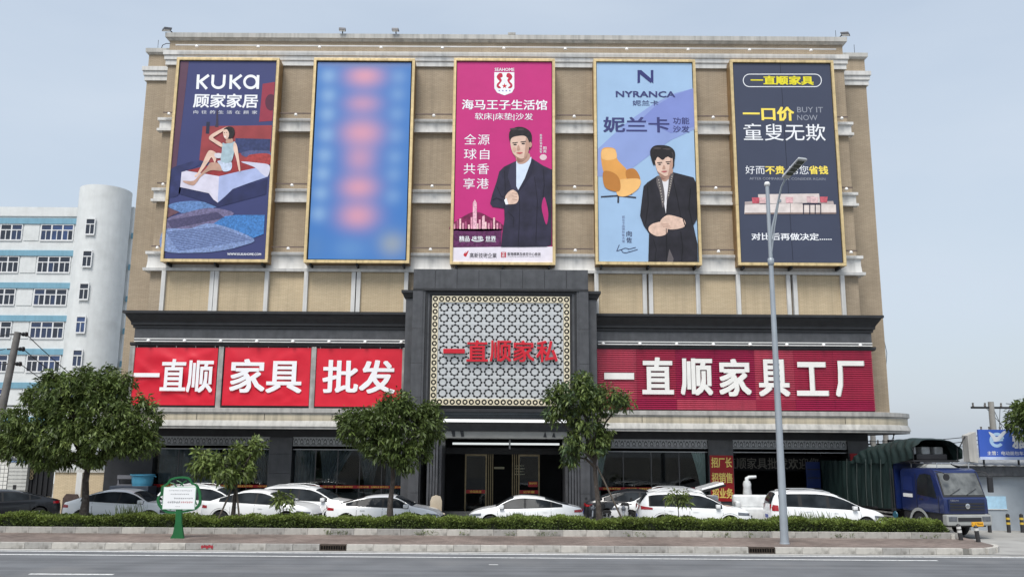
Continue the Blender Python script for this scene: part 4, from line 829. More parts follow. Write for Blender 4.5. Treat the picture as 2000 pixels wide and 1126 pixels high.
# evenly spaced floors
zb0 = wz(427); dz = (wz(427)-wz(681))/4
winx = [at(112,455,LYB)[0]-k*(at(112,455,LYB)[0]-at(12,455,LYB)[0]) for k in range(5)]; ww = 3.14
def window(parent, cx, z0, z1, w, y, cols, seed):
    rg = random.Random(seed); f = .09; t = MB(); zt_ = z0+(z1-z0)*.64
    t.box(cx-w/2,cx+w/2,y-.03,y+.06,z0-.04,z0+f).box(cx-w/2,cx+w/2,y-.03,y+.06,z1-f,z1).box(cx-w/2,cx+w/2,y-.025,y+.055,zt_-f/2,zt_+f/2)
    t.box(cx-w/2,cx-w/2+f,y-.028,y+.05,z0,z1).box(cx+w/2-f,cx+w/2,y-.028,y+.05,z0,z1)
    for i in range(1,cols): xx = cx-w/2+w*i/cols; t.box(xx-f*.7,xx+f*.7,y-.027,y+.05,z0,z1)
    o = t.build('window', wframe, parent)
    for i in range(cols):
        a, b = cx-w/2+w*i/cols, cx-w/2+w*(i+1)/cols; gi = rg.choices((0,1,2),(4,2,2 if z1 < 16 else .3))[0]
        bx('pane', bglass[gi], fac, a+f*.6, b-f*.6, y+.02, y+.04, zt_, z1-f).parent = o
        for h in (0,1):
            m_ = (a+b)/2; gi2 = gi if rg.random() < .7 else rg.choice((0,1))
            bx('pane', bglass[gi2], fac, (a if h == 0 else m_)+f*.6, (m_ if h == 0 else b)-f*.45, y+.01+.015*h, y+.03+.015*h, z0, zt_).parent = o
        bx('mullion', wframe, fac, (a+b)/2-.035, (a+b)/2+.035, y-.015, y+.05, z0, zt_).parent = o
    return o
bh = (wz(427)-wz(437.7)); wh = wz(437.7)-wz(470)
for k in range(7):
    zb = zb0-k*dz
    MB().box(xl_, tx0-.3, LYB-.14, LYB, zb-bh, zb).build('blue_band', blue, fac)
    MB().box(tx0+4.2, xr_+.05, LYB+1.75, LYB+2, zb-bh-.9, zb-.9).build('blue_band', blue, fac)
    for wi, cx in enumerate(winx): window(fac, cx, zb-bh-wh, zb-bh-.02, ww, LYB-.06, 3, k*10+wi)
    for wi, cx in enumerate(winx[:-1]): MB().box((cx+winx[wi+1])/2-.72,(cx+winx[wi+1])/2+.72, LYB-.05, LYB, zb-bh-wh-.0, zb-bh-.002).build('wall_pier', wst, fac)
    MB().box(winx[0]+ww/2+.1, winx[0]+ww/2+.55, LYB-.05, LYB, zb-bh-wh, zb-bh-.002).build('wall_pier', wst, fac)
MB().box(xl_, tx0, LYB-.12, LYB, ztop-.9, ztop).build('parapet', wst, fac)
tcx = at(196,500,LYB+.6)[0]; tr_ = (at(253,420,LYB)[0]-at(158,420,LYB)[0])/2; tzt = at(205,358,LYB-2)[1]
MB().lathe([(0,0),(tr_,0),(tr_,tzt),(tr_-.25,tzt),(tr_-.25,tzt-.6),(0,tzt-.6)], (tcx,LYB+.6,0), 48).build('stair_tower', wst, fac, smooth=40)
ax = at(174,500,LYB-1.5)[0]-tcx; ty = LYB+.6-math.sqrt(tr_*tr_-max(0,abs(ax)-.5)**2)-.1
for k in range(7):
    zz = at(181,429.5,LYB-1.2)[1]-k*dz*.985; window(fac, tcx+ax, zz-wh*.97, zz, .92, ty-.02, 1, 90+k)
# ================================================================ left boundary: wall, gate, cabinet, tiled post
lw_ = thing('boundary_wall', 'low tan brick boundary wall with grey coping behind the parked coupe', 'wall', (-20.6,44,0))
wx0, wx1 = at(104,960,44)[0], -19.4
MB().box(wx0,wx1,44,44.3,0,2.02).build('brick_face', brickL, lw_); MB().box(wx0-.05,wx1,43.93,44.37,2.02,2.16).build('coping', trim2, lw_)
for px_ in (152,213): X = at(px_,960,43.9)[0]; MB().box(X-.14,X+.14,43.9,44.0,0,2.02).build('pilaster', trim, lw_)
gt = thing('iron_gate', 'black iron gate with a gold ornament at the left edge', 'gate', (-23.3,44,0))
gx0, gx1 = at(52,930,44)[0], at(103,930,44)[0]; blk = mat('gate black', (.015,.015,.017), .45, .3, var=.1)
MB().box(gx0,gx1,44.05,44.1,.1,2.75).build('leaf_panel', blk, gt)
for i in range(6): X = gx0+(gx1-gx0)*i/5; MB().box(X-.03,X+.03,43.98,44.05,.05,2.85).build('gate_bar', blk, gt)
MB().box(gx0,gx1,43.97,44.06,.7,.85).build('cross_rail', mat('gate bronze', (.12,.1,.06), .4, .6), gt)
for q in range(5): MB().lathe([(.05,-.02),(.09,-.02),(.09,.02),(.05,.02),(.05,-.02)], (gx0+.28,43.94,1.75+.19*q), 12, 'y').build('ornament', brass, gt)
cb_ = thing('meter_cabinet', 'pale ribbed metal cabinet beside the black gate', 'cabinet', (-24.5,43.8,0))
cx0, cx1 = at(16,930,43.8)[0], at(52,930,43.8)[0]; MB().box(cx0,cx1,43.8,44.3,.1,2.5).build('body', mat('cabinet paint', (.5,.5,.47), .5, var=.05, streak=.15), cb_)
for q in range(12): MB().box(cx0,cx1,43.785,43.8,.25+q*.18,.27+q*.18).build('rib', galv, cb_)
MB().box(cx0+.3,cx0+.45,43.77,43.8,1.2,1.4).build('lock', iron, cb_); MB().box(cx0-.02,cx1+.02,43.78,44.32,2.5,2.56).build('lid', mat('cabinet blue', (.1,.17,.3), .5), cb_); MB().box(cx0+.04,cx1-.04,43.84,44.26,0,.1).build('plinth', concrete, cb_)
tp_ = thing('tiled_post', 'white tiled gate post at the left edge', 'post', (-26,43.9,0))
ex1 = cx0-.08; MB().box(ex1-1.6,ex1,43.9,44.4,0,2.55).build('core', mat('grout', (.12,.12,.12), .8), tp_); MB().box(ex1-1.66,ex1+.05,43.86,44.44,2.55,2.7).build('cap', trim2, tp_)
tm = MB().box(-.085,.085,-.012,0,-.085,.085).mesh('tile'); tm.materials.append(mat('white tile', (.68,.67,.63), .25, var=.06))
for i in range(8):
    for j in range(13): put('tile', tm, None, tp_, (ex1-.1-i*.195,43.9,.12+j*.195))
wd_ = thing('leaning_board', 'brown weathered board leaning on the tan wall', 'board', (at(137,985,43.7)[0],43.6,0), local=True)
MB().prism([(-.42,0),(.42,0),(.4,.75),(.3,.98),(-.25,1.0),(-.4,.8)], .1, .2).build('panel', mat('old timber', (.06,.04,.035), .8, var=.3, vs=8), wd_, bevel=.02)
rk = thing('grey_rack', 'grey metal slatted rack against the dark shop corner', 'rack', (at(278,950,43)[0],41.6,0), local=True)
gm = mat('rack grey', (.2,.2,.22), .5, .3, var=.1)
for X in (-.55,.55): MB().box(X-.03,X+.03,-.05,.05,0,1.95).build('post', gm, rk)
for q in range(4): MB().box(-.58,.58,-.12,.12,.55+q*.42,.72+q*.42).build('slat', gm, rk)
# ================================================================ shed with blue sign on the right
shed = thing('shop_shed', 'grey blue rendered shed with a corrugated roof edge at the right', 'building', (24,38.5,0))
sY = 38.3; sx0 = at(1890,960,sY)[0]; render_ = mat('grey blue render', (.34,.38,.42), .85, var=.06, vs=1.2, bump=.2, bs=30, dirt_or_light=((.22,.24,.27),1.1,.5))
MB().box(sx0,34,sY,46,0,2.35).build('wall', render_, shed)
corr = mat('corrugated roof', (.1,.105,.115), .55, .2, var=.2, vs=4, streak=.3); mb = MB(); nn = 150; x0 = sx0-.55
for i in range(nn+1):
    X = x0+(34.6-x0)*i/nn; h = .035*(1 if (i//2)%2 else 0); mb.v += [(X,sY-.55,2.72+h),(X,46.5,3.5+h)]
mb.f = [(2*i,2*i+2,2*i+3,2*i+1) for i in range(nn)]; mb.build('roof', mat('roof sheet', (.3,.31,.32), .6, .2, var=.15, streak=.3), shed)
mb = MB()
for i in range(nn+1): X = x0+(34.6-x0)*i/nn; h = .03*((i//2)%2); mb.v += [(X,sY-.3-h,2.3),(X,sY-.3-h,2.72)]
mb.f = [(2*i,2*i+2,2*i+3,2*i+1) for i in range(nn)]; mb.build('fascia', corr, shed); MB().box(sx0-.5,34,sY-.26,sY+.1,2.28,2.36).build('eave_beam', iron, shed)
MB().prism([(sY-.5,2.5),(46,2.7),(46,3.45),(sY-.5,2.7)], sx0-.5, sx0-.46, 'x').build('gable_end', corr, shed)
ss = thing('shop_sign', 'blue sign with a pale round emblem and white characters on the shed roof', 'sign', (23,37.9,3))
q0 = at(1910,838,37.9); q1 = at(1916,893,37.9); MB().box(q0[0],q0[0]+6.5,37.9,38.0,q1[1],q0[1]).build('board', mat('sign blue', lin(62,96,186), .4, var=.04), ss)
MB().box(q0[0]-.02,q0[0]+6.5,37.88,37.9,q1[1]-.08,q1[1]+.04).build('bottom_trim', mat('sign pale', lin(190,205,235), .4), ss)
for ax_ in np.linspace(q0[0]+.2,q0[0]+6.2,5): MB().box(ax_-.03,ax_+.03,38.0,38.06,2.6,q0[1]-.1).build('post', iron, ss)
mb = MB().prism([(q0[0]-.42,2.9),(q0[0]-.05,2.85),(q0[0]-.05,q0[1]-.1),(q0[0]-.42,q0[1]-.25)], 38.0, 38.5); mb.build('side_box', trim2, ss)
MB().tube([(q0[0]-1.1,38.3,2.75),(q0[0]-.44,38.2,q0[1]-.3)], .025, 6).build('stay', iron, ss)
ZS = (1880,740,397/120); sw = mat('sign white', (.8,.82,.86), .4, var=.02); pl_ = mat('emblem pale blue', lin(168,200,232), .4, var=.05); pl2 = mat('emblem grey', lin(205,212,222), .4, var=.05)
def sp(name, pts, k, m, sm=False): return print_px(ss, name, pts, 37.897-.003*k, m, sm, ZS)
sp('emblem', arcbar(222,392,38,38,-10,-320,20,22), 1, pl_); sp('emblem', bar((180,400),(262,392),12), 2, pl_); sp('emblem', [(168,340),(196,350),(222,372),(262,336),(284,338),(262,368),(232,398),(206,402),(192,380)], 3, pl2, True)
text_px(ss, 'lettering', '雅', 1880+318/3.308, 740+348/3.308, 1880+408/3.308, 740+450/3.308, 37.894, sw, .04, .004)
text_px(ss, 'lettering', '主营：电动面包车、', 1880+160/3.308, 740+464/3.308, 1880+405/3.308, 740+490/3.308, 37.894, sw, .012, .004)
nb2 = thing('wall_notice', 'light blue notice sheet on the shed wall behind the truck', 'notice', (at(1935,980,sY)[0],sY-.03,1.2))
a, b = at(1917,968,sY), at(1966,993,sY); MB().box(a[0],b[0],sY-.03,sY-.003,b[1],a[1]).build('sheet', mat('notice blue', lin(168,205,228), .5, var=.1, vs=6), nb2); MB().box(a[0]-.03,b[0]+.03,sY-.04,sY-.004,b[1]-.03,b[1]).build('frame', trim, nb2)
# ================================================================ poles and wires
conc2 = mat('pole concrete', (.16,.15,.14), .85, var=.2, vs=3, streak=.3); black = mat('black rubber', (.012,.012,.013), .6, var=.1)
up = thing('utility_pole', 'leaning dark utility pole with three insulators at the left edge', 'pole', (-21.45,36,0), local=True)
top = Vector((at(35,648,36)[0]+21.45,0,at(35,648,36)[1])); MB().tube([(0,0,0),top], [.2,.13], 12).build('shaft', conc2, up, smooth=50)
ends = []
for q in range(3):
    z = top.z-.1-q*.62; c = top*(z/top.z)
    MB().tube([c+Vector((-.3,0,0)),c+Vector((.28,0,.02))], .035, 6).build('bracket', iron, up)
    MB().lathe([(0,-.12),(.07,-.1),(.09,-.03),(.06,0),(.1,.05),(.1,.11),(0,.14)], c+Vector((.32,-.05,0)), 10, 'x').build('insulator', black, up, smooth=50); ends.append(c+Vector((.4,-.05,0)))
def wire(name, lab, a, b, sag, r=.014, grp='overhead wires', cat='wire', n=14):
    a, b = Vector(a), Vector(b); o = MB().tube([a.lerp(b,i/n)-Vector((0,0,sag*4*(i/n)*(1-i/n))) for i in range(n+1)], r, 5).build(name, black); return tag(o, lab, cat, grp)
for q, e in enumerate(ends):
    A = Vector((-21.45,36,0))+e; wire('overhead_wire', ['topmost','middle','lowest'][q]+' dark wire from the leaning pole to the store corner', A, (-17.6+.2*q,41.0-.3*q,4.6-.25*q), .25, .018)
    wire('overhead_wire', ['topmost','middle','lowest'][q]+' dark wire running left from the leaning pole', A-Vector((.75,0,0)), (-30,33,6.3-.9*q), .3, .016)
wire('cable_bundle', 'sagging cable bundle crossing behind the leaning pole', (-40,37,5.6), (-19.4,42.8,5.4), .4, .03)
def hpole(x, y, h, lab, arms):
    t = thing('utility_pole', lab, 'pole', (x,y,0), group='concrete poles behind the shed', local=True); cp = mat('pole concrete pale', (.3,.29,.27), .85, var=.12, vs=2)
    MB().tube([(0,0,0),(0,0,h)], [.22,.16], 12).build('shaft', cp, t, smooth=50)
    for z, w in arms:
        MB().box(-w,w*1.2,-.06,.06,z-.06,z+.06).build('cross_arm', iron, t)
        for X in (-w*.9,-w*.3,w*.5,w*1.1): MB().lathe([(0,0),(.06,0),(.06,.08),(.04,.12),(.07,.2),(0,.24)], (X,0,z+.06), 8).build('insulator', conc2, t)
    return t
rp0 = at(1935,784,52); rp_t = hpole(rp0[0]-.0,52,rp0[1],'concrete power pole with cross arms behind the blue sign',[(rp0[1]-.35,1.2),(rp0[1]-1.75,.8)])
MB().tube([(0,-.1,rp0[1]-2.2),(1.6,-.4,rp0[1]-2.0)], .04, 6).build('lamp_arm', iron, rp_t); MB().hexa([(1.5,-.6,rp0[1]-2.05),(2.2,-.6,rp0[1]-2.25),(2.2,-.2,rp0[1]-2.25),(1.5,-.2,rp0[1]-2.05),(1.5,-.6,rp0[1]-1.9),(2.2,-.6,rp0[1]-2.1),(2.2,-.2,rp0[1]-2.1),(1.5,-.2,rp0[1]-1.9)]).build('lamp_head', steel, rp_t)
for q in range(3):
    MB().tube([(-.4+q*.5,.1,rp0[1]-.2),(.9-q*.25,.1,rp0[1]-1.7)], .018, 4).build('stay', black, rp_t)
    wire('overhead_wire', ['upper','middle','lower'][q]+' wire from the far power pole toward the store', (rp0[0]-.3,52,rp0[1]-1.9-.25*q), (19.3,50,3.9-.3*q), .2, .022)
    wire('overhead_wire', ['upper','middle','lower'][q]+' wire from the far power pole past the right edge', (rp0[0]+.9,52,rp0[1]-.1-.25*q), (46,55,6.2-.3*q), .35, .022)
for x, lab in ((1704,'slim concrete pole under the canopy end, left of two'),(1729,'thicker concrete pole under the canopy end, right of two')):
    c = at(x,840,58); hpole(c[0],58,c[1]+.7,lab,[(c[1]-.9,.6)])
wire('loose_cable', 'loose black cable hanging below the canopy end', (18.6,42.5,4.15), (19.2,47,3.4), .5, .02, None, 'cable')
cc_ = thing('camera_bracket', 'black security camera hanging under the canopy corner', 'camera', (18.4,42.2,4.14), local=True)
MB().tube([(0,0,0),(0,0,-.3),(.2,-.1,-.36)], .02, 6).build('arm', iron, cc_); MB().box(.1,.4,-.2,-.05,-.46,-.34).build('housing', iron, cc_, bevel=.02); MB().box(-.3,-.05,-.1,.05,-.4,-.28).build('housing', iron, cc_, bevel=.02)
# street lamp
sl_ = thing('street_lamp', 'tall grey street lamp with a tilted head in front of the charcoal billboard', 'street lamp', (9.33,30.5,.195), local=True)
pg = mat('lamp post paint', (.36,.4,.44), .45, .25, var=.06, vs=2, streak=.12); H_ = 12.7
MB().tube([(0,0,0),(0,0,H_-2.9)], [.14,.08], 16).build('post', pg, sl_, smooth=50); MB().tube([(0,0,H_-2.9),(0,0,H_-.08)], [.07,.07], 14).build('post_tip', pg, sl_, smooth=50)
MB().lathe([(0,.1),(.08,.08),(.11,0),(.08,-.08),(0,-.1)], (0,0,H_), 12).build('finial', white_paint, sl_, smooth=60); MB().lathe([(.1,-.12),(.115,-.1),(.115,.1),(.1,.12)], (0,0,H_-2.9), 14).build('collar', pg, sl_, smooth=50)
MB().lathe([(.14,0),(.17,0),(.17,.03),(.15,.04),(.14,.3)], (0,0,0), 16).build('base_plate', pg, sl_, smooth=30)
arm = [(.02,0,H_-2.2),(.1,-.1,H_-1.6),(.25,-.25,H_-.9),(.36,-.5,H_-.25),(.46,-.8,H_+.04)]; MB().tube(arm, [.045,.045,.04,.035,.035], 8).build('arm', pg, sl_, smooth=60)
MB().tube([(.02,-.02,H_-2.7),(.16,-.16,H_-1.6),(.3,-.3,H_-.75)], .025, 6).build('stay', pg, sl_, smooth=60); MB().lathe([(0,-.05),(.05,-.05),(.05,.05),(0,.05)], (.34,-.32,H_-.72), 8).build('joint', pg, sl_)
hx = MB(); a0, a1 = Vector((.42,-.75,H_+.02)), Vector((.75,-1.75,H_+.4)); d = (a1-a0).normalized(); s_ = d.cross(Vector((0,0,1))).normalized(); u = s_.cross(d)
P = lambda t, w, h: a0+d*t+s_*w+u*h; Lh = (a1-a0).length
hx.hexa([P(0,-.15,-.05),P(0,.15,-.05),P(Lh,.2,-.04),P(Lh,-.2,-.04),P(0,-.1,.08),P(0,.1,.08),P(Lh,.16,.04),P(Lh,-.16,.04)]); hd = hx.build('lamp_head', mat('lamp head grey', (.5,.52,.53), .4, .2), sl_, bevel=.03)
for q in range(4): t0 = Lh*(.2+.19*q); MB().hexa([P(t0,-.12,-.07),P(t0,.12,-.07),P(t0+.15,.13,-.068),P(t0+.15,-.13,-.068),P(t0,-.12,-.045),P(t0,.12,-.045),P(t0+.15,.13,-.043),P(t0+.15,-.13,-.043)]).build('led_module', mat('led module', (.09,.1,.08), .2), sl_).parent = hd
# tree shaped green sign
ts = thing('tree_sign', 'green tree shaped metal sign holding a white notice board on the pavement', 'sign', (-11.62,31.0,.195), local=True)
gr_ = mat('sign green', lin(22,98,52), .45, var=.08, vs=4, streak=.15); ZT = (0,640,927/400)
def tl(x, y): X, Z = at(x/2.3175, 640+y/2.3175, 31.0); return (X+11.62, Z-.195)
MB().prism([tl(*p) for p in ((798,820),(824,820),(824,880),(836,968),(762,968),(784,930),(795,880))], -.05, .05).build('trunk', gr_, ts, bevel=.008)
cl = [(735,750),(740,720),(762,705),(775,688),(800,680),(830,678),(855,684),(868,705),(885,712),(898,735),(903,765),(900,795),(880,815),(855,822),(820,828),(770,830),(740,815),(722,790),(722,765)]
outer = [tl(*p) for p in cl]; cxm = sum(p[0] for p in outer)/len(outer); czm = sum(p[1] for p in outer)/len(outer)
outer = [(cxm+(p[0]-cxm)*1.1, czm+(p[1]-czm)*1.1) for p in outer]; ol = smooth_loop(outer); il = [(cxm+(p[0]-cxm)*.89, czm+(p[1]-czm)*.89) for p in ol]
mbc = curve_fill([ol, il], .07); mbc.build('crown_ring', gr_, ts)
for a_, b_ in (((770,700),(800,720)),((800,690),(830,715)),((845,690),(815,712)),((735,800),(760,790)),((890,800),(870,770)),((893,740),(872,755)),((728,760),(748,750)),((770,822),(790,812)),((850,815),(830,808))):
    p, q = tl(*a_), tl(*b_); MB().tube([(p[0],0,p[1]),((p[0]+q[0])/2+.03,0,(p[1]+q[1])/2+.03),(q[0],0,q[1])], .022, 6).build('leaf_scroll', gr_, ts)
bp = [tl(747,720),tl(882,818)]; bd = MB().box(bp[0][0],bp[1][0],-.07,-.045,bp[1][1],bp[0][1]).build('notice_board', mat('notice white', (.82,.83,.84), .4, var=.03), ts)
MB().box(bp[0][0]-.02,bp[1][0]+.02,-.065,-.04,bp[1][1]-.02,bp[0][1]+.02).build('board_frame', mat('frame pale green', lin(150,190,165), .5), ts)
redi, blki = mat('ink red', lin(170,40,50), .5), mat('ink grey', lin(90,90,96), .5)
bwid, bhei = bp[1][0]-bp[0][0], bp[0][1]-bp[1][1]; rr_ = random.Random(5)
for v1, v0, u0, u1, n_c, m in ((.88,.83,.16,.9,13,blki),(.72,.66,.22,.82,10,blki),(.54,.45,.34,.95,9,blki),(.37,.26,.14,.55,6,blki),(.37,.26,.56,.95,6,redi),(.13,.1,.4,.55,3,blki)):   # rows of unreadable small print
    mbp = MB(); c_ = (u1-u0)/n_c
    for i in range(n_c):
        for k in range(3):
            xa = bp[0][0]+bwid*(u0+c_*(i+.08+.26*k)); za = bp[1][1]+bhei*(v0+(v1-v0)*rr_.uniform(0,.3)); zb_ = bp[1][1]+bhei*(v1-(v1-v0)*rr_.uniform(0,.3))
            mbp.add([(xa,-.072,za),(xa+bwid*c_*.14,-.072,za),(xa+bwid*c_*.14,-.072,zb_),(xa,-.072,zb_)], [(0,1,2,3)])
    o = mbp.build('print_row', m, ts); o.parent = bd; o['kind'] = 'stuff'
# bollards
def bollard(x, y, z, h, lean, m_, bands, lab, grp):
    t = thing('bollard', lab, 'bollard', (x,y,z), group=grp, local=True); d = Vector((lean,0,1)).normalized()
    MB().tube([Vector((0,0,0)),d*h], .075, 12).build('post', m_, t, smooth=50); MB().tube([d*h,d*(h+.05)], [.075,.03], 12).build('cap', m_, t)
    for b0, bm_ in bands: MB().tube([d*(h*b0),d*(h*b0+.09)], .079, 12, False).build('reflective_band', bm_, t)
bk = mat('bollard black', (.03,.03,.032), .5, var=.15); yl = mat('bollard yellow', (.6,.42,.06), .5, var=.1); wb = mat('bollard white', (.6,.6,.58), .5)
bollard(16.2,32.2,.195,.52,-.12,bk,((.75,wb),(.5,wb)),'leaning black bollard with white bands, nearer the hedge','front bollards at the driveway')
bollard(16.48,31.55,.195,.52,-.1,bk,((.75,wb),),'leaning black bollard with one white band at the pavement tip','front bollards at the driveway')
for X, lab in ((20.05,'yellow banded bollard half hidden by the truck bumper'),(20.85,'yellow banded bollard in the middle of the shed wall'),(21.42,'yellow banded bollard at the right edge')): bollard(X,37.4,.012,.72,0,bk,((.72,yl),(.45,yl)),lab,'bollards along the shed')
# ================================================================ cars
def herm(P):
    xs = [p[0] for p in P]; ys = [p[1] for p in P]; n = len(P)
    sl = [(ys[i+1]-ys[i])/(xs[i+1]-xs[i]) for i in range(n-1)]
    m = [sl[0]]+[0 if sl[i-1]*sl[i] <= 0 else 2*sl[i-1]*sl[i]/(sl[i-1]+sl[i]) for i in range(1,n-1)]+[sl[-1]]
    def f(x):
        if x <= xs[0]: return ys[0]
        if x >= xs[-1]: return ys[-1]
        i = max(k for k in range(n-1) if xs[k] <= x); h = xs[i+1]-xs[i]; t = (x-xs[i])/h
        return (2*t**3-3*t*t+1)*ys[i]+(t**3-2*t*t+t)*h*m[i]+(-2*t**3+3*t*t)*ys[i+1]+(t**3-t*t)*h*m[i+1]
    return f
tyre_m = mat('tyre', (.018,.018,.019), .85, var=.1); rim_m = mat('alloy rim', (.5,.51,.52), .3, .85, var=.05); trimb = mat('black trim', (.012,.012,.013), .75, var=.1)
cglass = mat('car glass', (.02,.024,.028), .04, var=.5, vs=1.6, spec=.06, dirt_or_light=((.04,.045,.05),1.5,.75)); redlamp = mat('tail lamp', lin(150,16,26), .15, var=.1, spec=.7); clear = mat('head lamp', (.16,.17,.19), .08, .3, var=.2, vs=12, spec=.8)  # paler noise patches in the car glass paint in light seen through the cabin
chrome = mat('chrome', (.7,.71,.72), .15, 1., var=.03); plate_b = mat('plate blue', lin(30,60,160), .4)
def paint(n, c): return mat('paint '+n, c, .28, var=.015, vs=1, coat=.8 if n != 'black' else .35, spec=.5)
def wheel(t, x, y, r, side):
    o = MB().lathe([(r*.62,-.1),(r*.94,-.105),(r,-.07),(r,.07),(r*.94,.105),(r*.62,.1),(r*.62,-.1)], (x,y,r), 24, 'y').build('wheel', tyre_m, t, smooth=40)
    MB().lathe([(0,.02),(r*.15,.03),(r*.18,-.0),(r*.55,-.02),(r*.63,.07),(r*.63,.1)], (x,y,r), 20, 'y').build('rim_dish', trimb, o, smooth=40) if False else None
    yo = y-.085 if side < 0 else y+.085
    mb = MB()
    for k in range(5):
        a = 2*math.pi*k/5+.3; c, s = math.cos(a), math.sin(a)
        for w0, w1 in ((.05,.035),): mb.hexa([(x+c*.03-s*w0,yo-.012,r+s*.03+c*w0),(x+c*.03+s*w0,yo-.012,r+s*.03-c*w0),(x+c*.03+s*w0,yo+.012,r+s*.03-c*w0),(x+c*.03-s*w0,yo+.012,r+s*.03+c*w0),
              (x+c*r*.64-s*w1,yo-.012,r+s*r*.64+c*w1),(x+c*r*.64+s*w1,yo-.012,r+s*r*.64-c*w1),(x+c*r*.64+s*w1,yo+.012,r+s*r*.64-c*w1),(x+c*r*.64-s*w1,yo+.012,r+s*r*.64+c*w1)])
    mb.build('rim', rim_m, o); MB().lathe([(0,-.03),(r*.64,-.03),(r*.64,.03),(0,.03)], (x,y,r), 16, 'y').build('brake_disc', iron, o)
    MB().lathe([(r*.6,-.015),(r*.66,-.015),(r*.66,.015),(r*.6,.015),(r*.6,-.015)], (x,yo,r), 24, 'y').build('rim_ring', rim_m, o)
def car(label, loc, rotz, spec, col, group='cars parked along the forecourt', name='parked_car'):
    t = thing(name, label, 'car', loc, rotz, group, local=True); S = spec; Lh = S['L']/2; W = S['W']/2; H = S['H']
    top, belt, wid = herm(S['top']), herm(S['belt']), herm([(-Lh,W*.7),(-Lh+.12,W*.86),(-Lh+.45,W*.96),(-Lh*.5,W),(Lh*.45,W),(Lh-.6,W*.95),(Lh-.2,W*.82),(Lh,W*.55)])
    wx, wr = S['wx'], S.get('wr',.34); ar = wr+.05
    def arch(x):
        for c in wx:
            if abs(x-c) < ar: return wr+math.sqrt(max(0,ar*ar-(x-c)**2))
        return 0
    def sec(x):
        b, tp, w = belt(x), max(top(x), belt(x)+.02), wid(x); g = min(1,max(0,(tp-b)/(H-S['bm'])))
        e = .0 if abs(x) < Lh-.4 else (abs(x)-Lh+.4)/.4; zb = max(.2+.14*e, arch(x)); zm = max(.56, zb+.03)
        wrf = w*(.94-.27*g**.8*S.get('tumble',1)); ze = b+(tp-b)*(.80+.04*g)
        return [(w*.86,zb),(w*.985,min(zb+.06,zm)),(w,zm),(w*.985,max(zm+.02,b-.1)),(w*.95,max(zm+.03,b)),(wrf,max(ze,b+.012)),(wrf*.82,tp-.012-.02*g),(wrf*.4,tp),(0,tp+.008)]
    xs = sorted(set([round(v,3) for v in np.linspace(-Lh,Lh,64)]+[round(c+ar*math.cos(a),3) for c in wx for a in np.linspace(0,math.pi,13)]))
    mb = MB(); k = 17
    for x in xs:
        s = sec(x); pts = [(-y,z) for y, z in s]+[(y,z) for y, z in reversed(s[:-1])]
        mb.v += [(x,y,z) for y, z in pts]
    for i in range(len(xs)-1):
        for j in range(k-1): a = i*k+j; mb.f.append((a,a+1,a+k+1,a+k))
    mb.f.append(tuple(range(k))); mb.f.append(tuple((len(xs)-1)*k+j for j in reversed(range(k))))
    body = mb.build('body', col, t, smooth=38, fix=True)
    MB().box(-Lh+.15,Lh-.15,-W*.84,W*.84,.19,.5).build('chassis', trimb, t)
    def ys(x, z):
        s = sec(x)
        for (y0,z0),(y1,z1) in zip(s[:6], s[1:7]):
            if z0 <= z <= z1 and z1 > z0: return y0+(y1-y0)*(z-z0)/(z1-z0)
        return s[0][0] if z < s[0][1] else s[6][0]
    def zt(x, y):
        s = sec(x)[4:]; y = abs(y)
        for (y0,z0),(y1,z1) in zip(s, s[1:]):
            if y1 <= y <= y0: return z0+(z1-z0)*(y0-y)/max(1e-6,y0-y1)
        return s[0][1]
    def side(name, m, x0, x1, lo, hi, off=.006, n=14, rows=4, par=None, both=True):
        for sd in ((-1,1) if both else (-1,)):
            b = MB(); ok = [x0+(x1-x0)*i/n for i in range(n+1)]
            for x in ok:
                a, c = lo(x) if callable(lo) else lo, hi(x) if callable(hi) else hi; c = max(c,a+.002)
                for j in range(rows+1): z = a+(c-a)*j/rows; b.v.append((x, sd*(ys(x,z)+off), z))
            q = rows+1
            for i in range(n):
                for j in range(rows): v = i*q+j; b.f.append((v,v+q,v+q+1,v+1) if sd < 0 else (v,v+1,v+q+1,v+q))
            b.build(name, m, par or t, smooth=60)
    def sill(x): return belt(x)+.035
    def head(x): s = sec(x); return s[5][1]-.03
    dl = S['dlo']
    def front_cut(x): return 1e9
    side('window_surround', trimb, dl[0][0]-.06, dl[-1][1]+.06, lambda x: sill(x)-.02, lambda x: min(head(x)+.014, S.get('hmax',9)+.02), .004, 30)
    for a, b in dl: side('side_window', cglass, a, b, sill, lambda x: min(head(x), S.get('hmax',9)), .009, 16)
    def topstrip(name, m, x0, x1, inset, off):
        b = MB(); n, r_ = 10, 10
        for i in range(n+1):
            x = x0+(x1-x0)*i/n; yy = sec(x)[5][0]*inset
            for j in range(r_+1): y = -yy+2*yy*j/r_; b.v.append((x,y,zt(x,y)+off))
        for i in range(n):
            for j in range(r_): v = i*(r_+1)+j; b.f.append((v,v+r_+1,v+r_+2,v+1))
        b.build(name, m, t, smooth=60, fix=True)
    topstrip('windscreen', cglass, *S['ws'], .93, .012); topstrip('rear_window', cglass, *S['rw'], .9, .012)
    for x in S['doors']: side('door_seam', trimb, x-.006, x+.006, .36, lambda z: belt(x)-.01, .003, 1, 5)
    for x in S['handles']: side('door_handle', S.get('hm',chrome) if S.get('hm') else col, x-.1, x+.1, belt(x)-.15, belt(x)-.12, .022, 3, 1)
    hl, tl_ = S['hl'], S['tl']
    side('headlight', clear, hl[0], hl[1], lambda x: hl[2]+(x-hl[0])*hl[4], lambda x: hl[3]+(x-hl[0])*hl[5], .008, 8, 2)
    side('taillight', redlamp, tl_[0], tl_[1], tl_[2], lambda x: tl_[3]-(x-tl_[0])*tl_[4], .01, 6, 2)
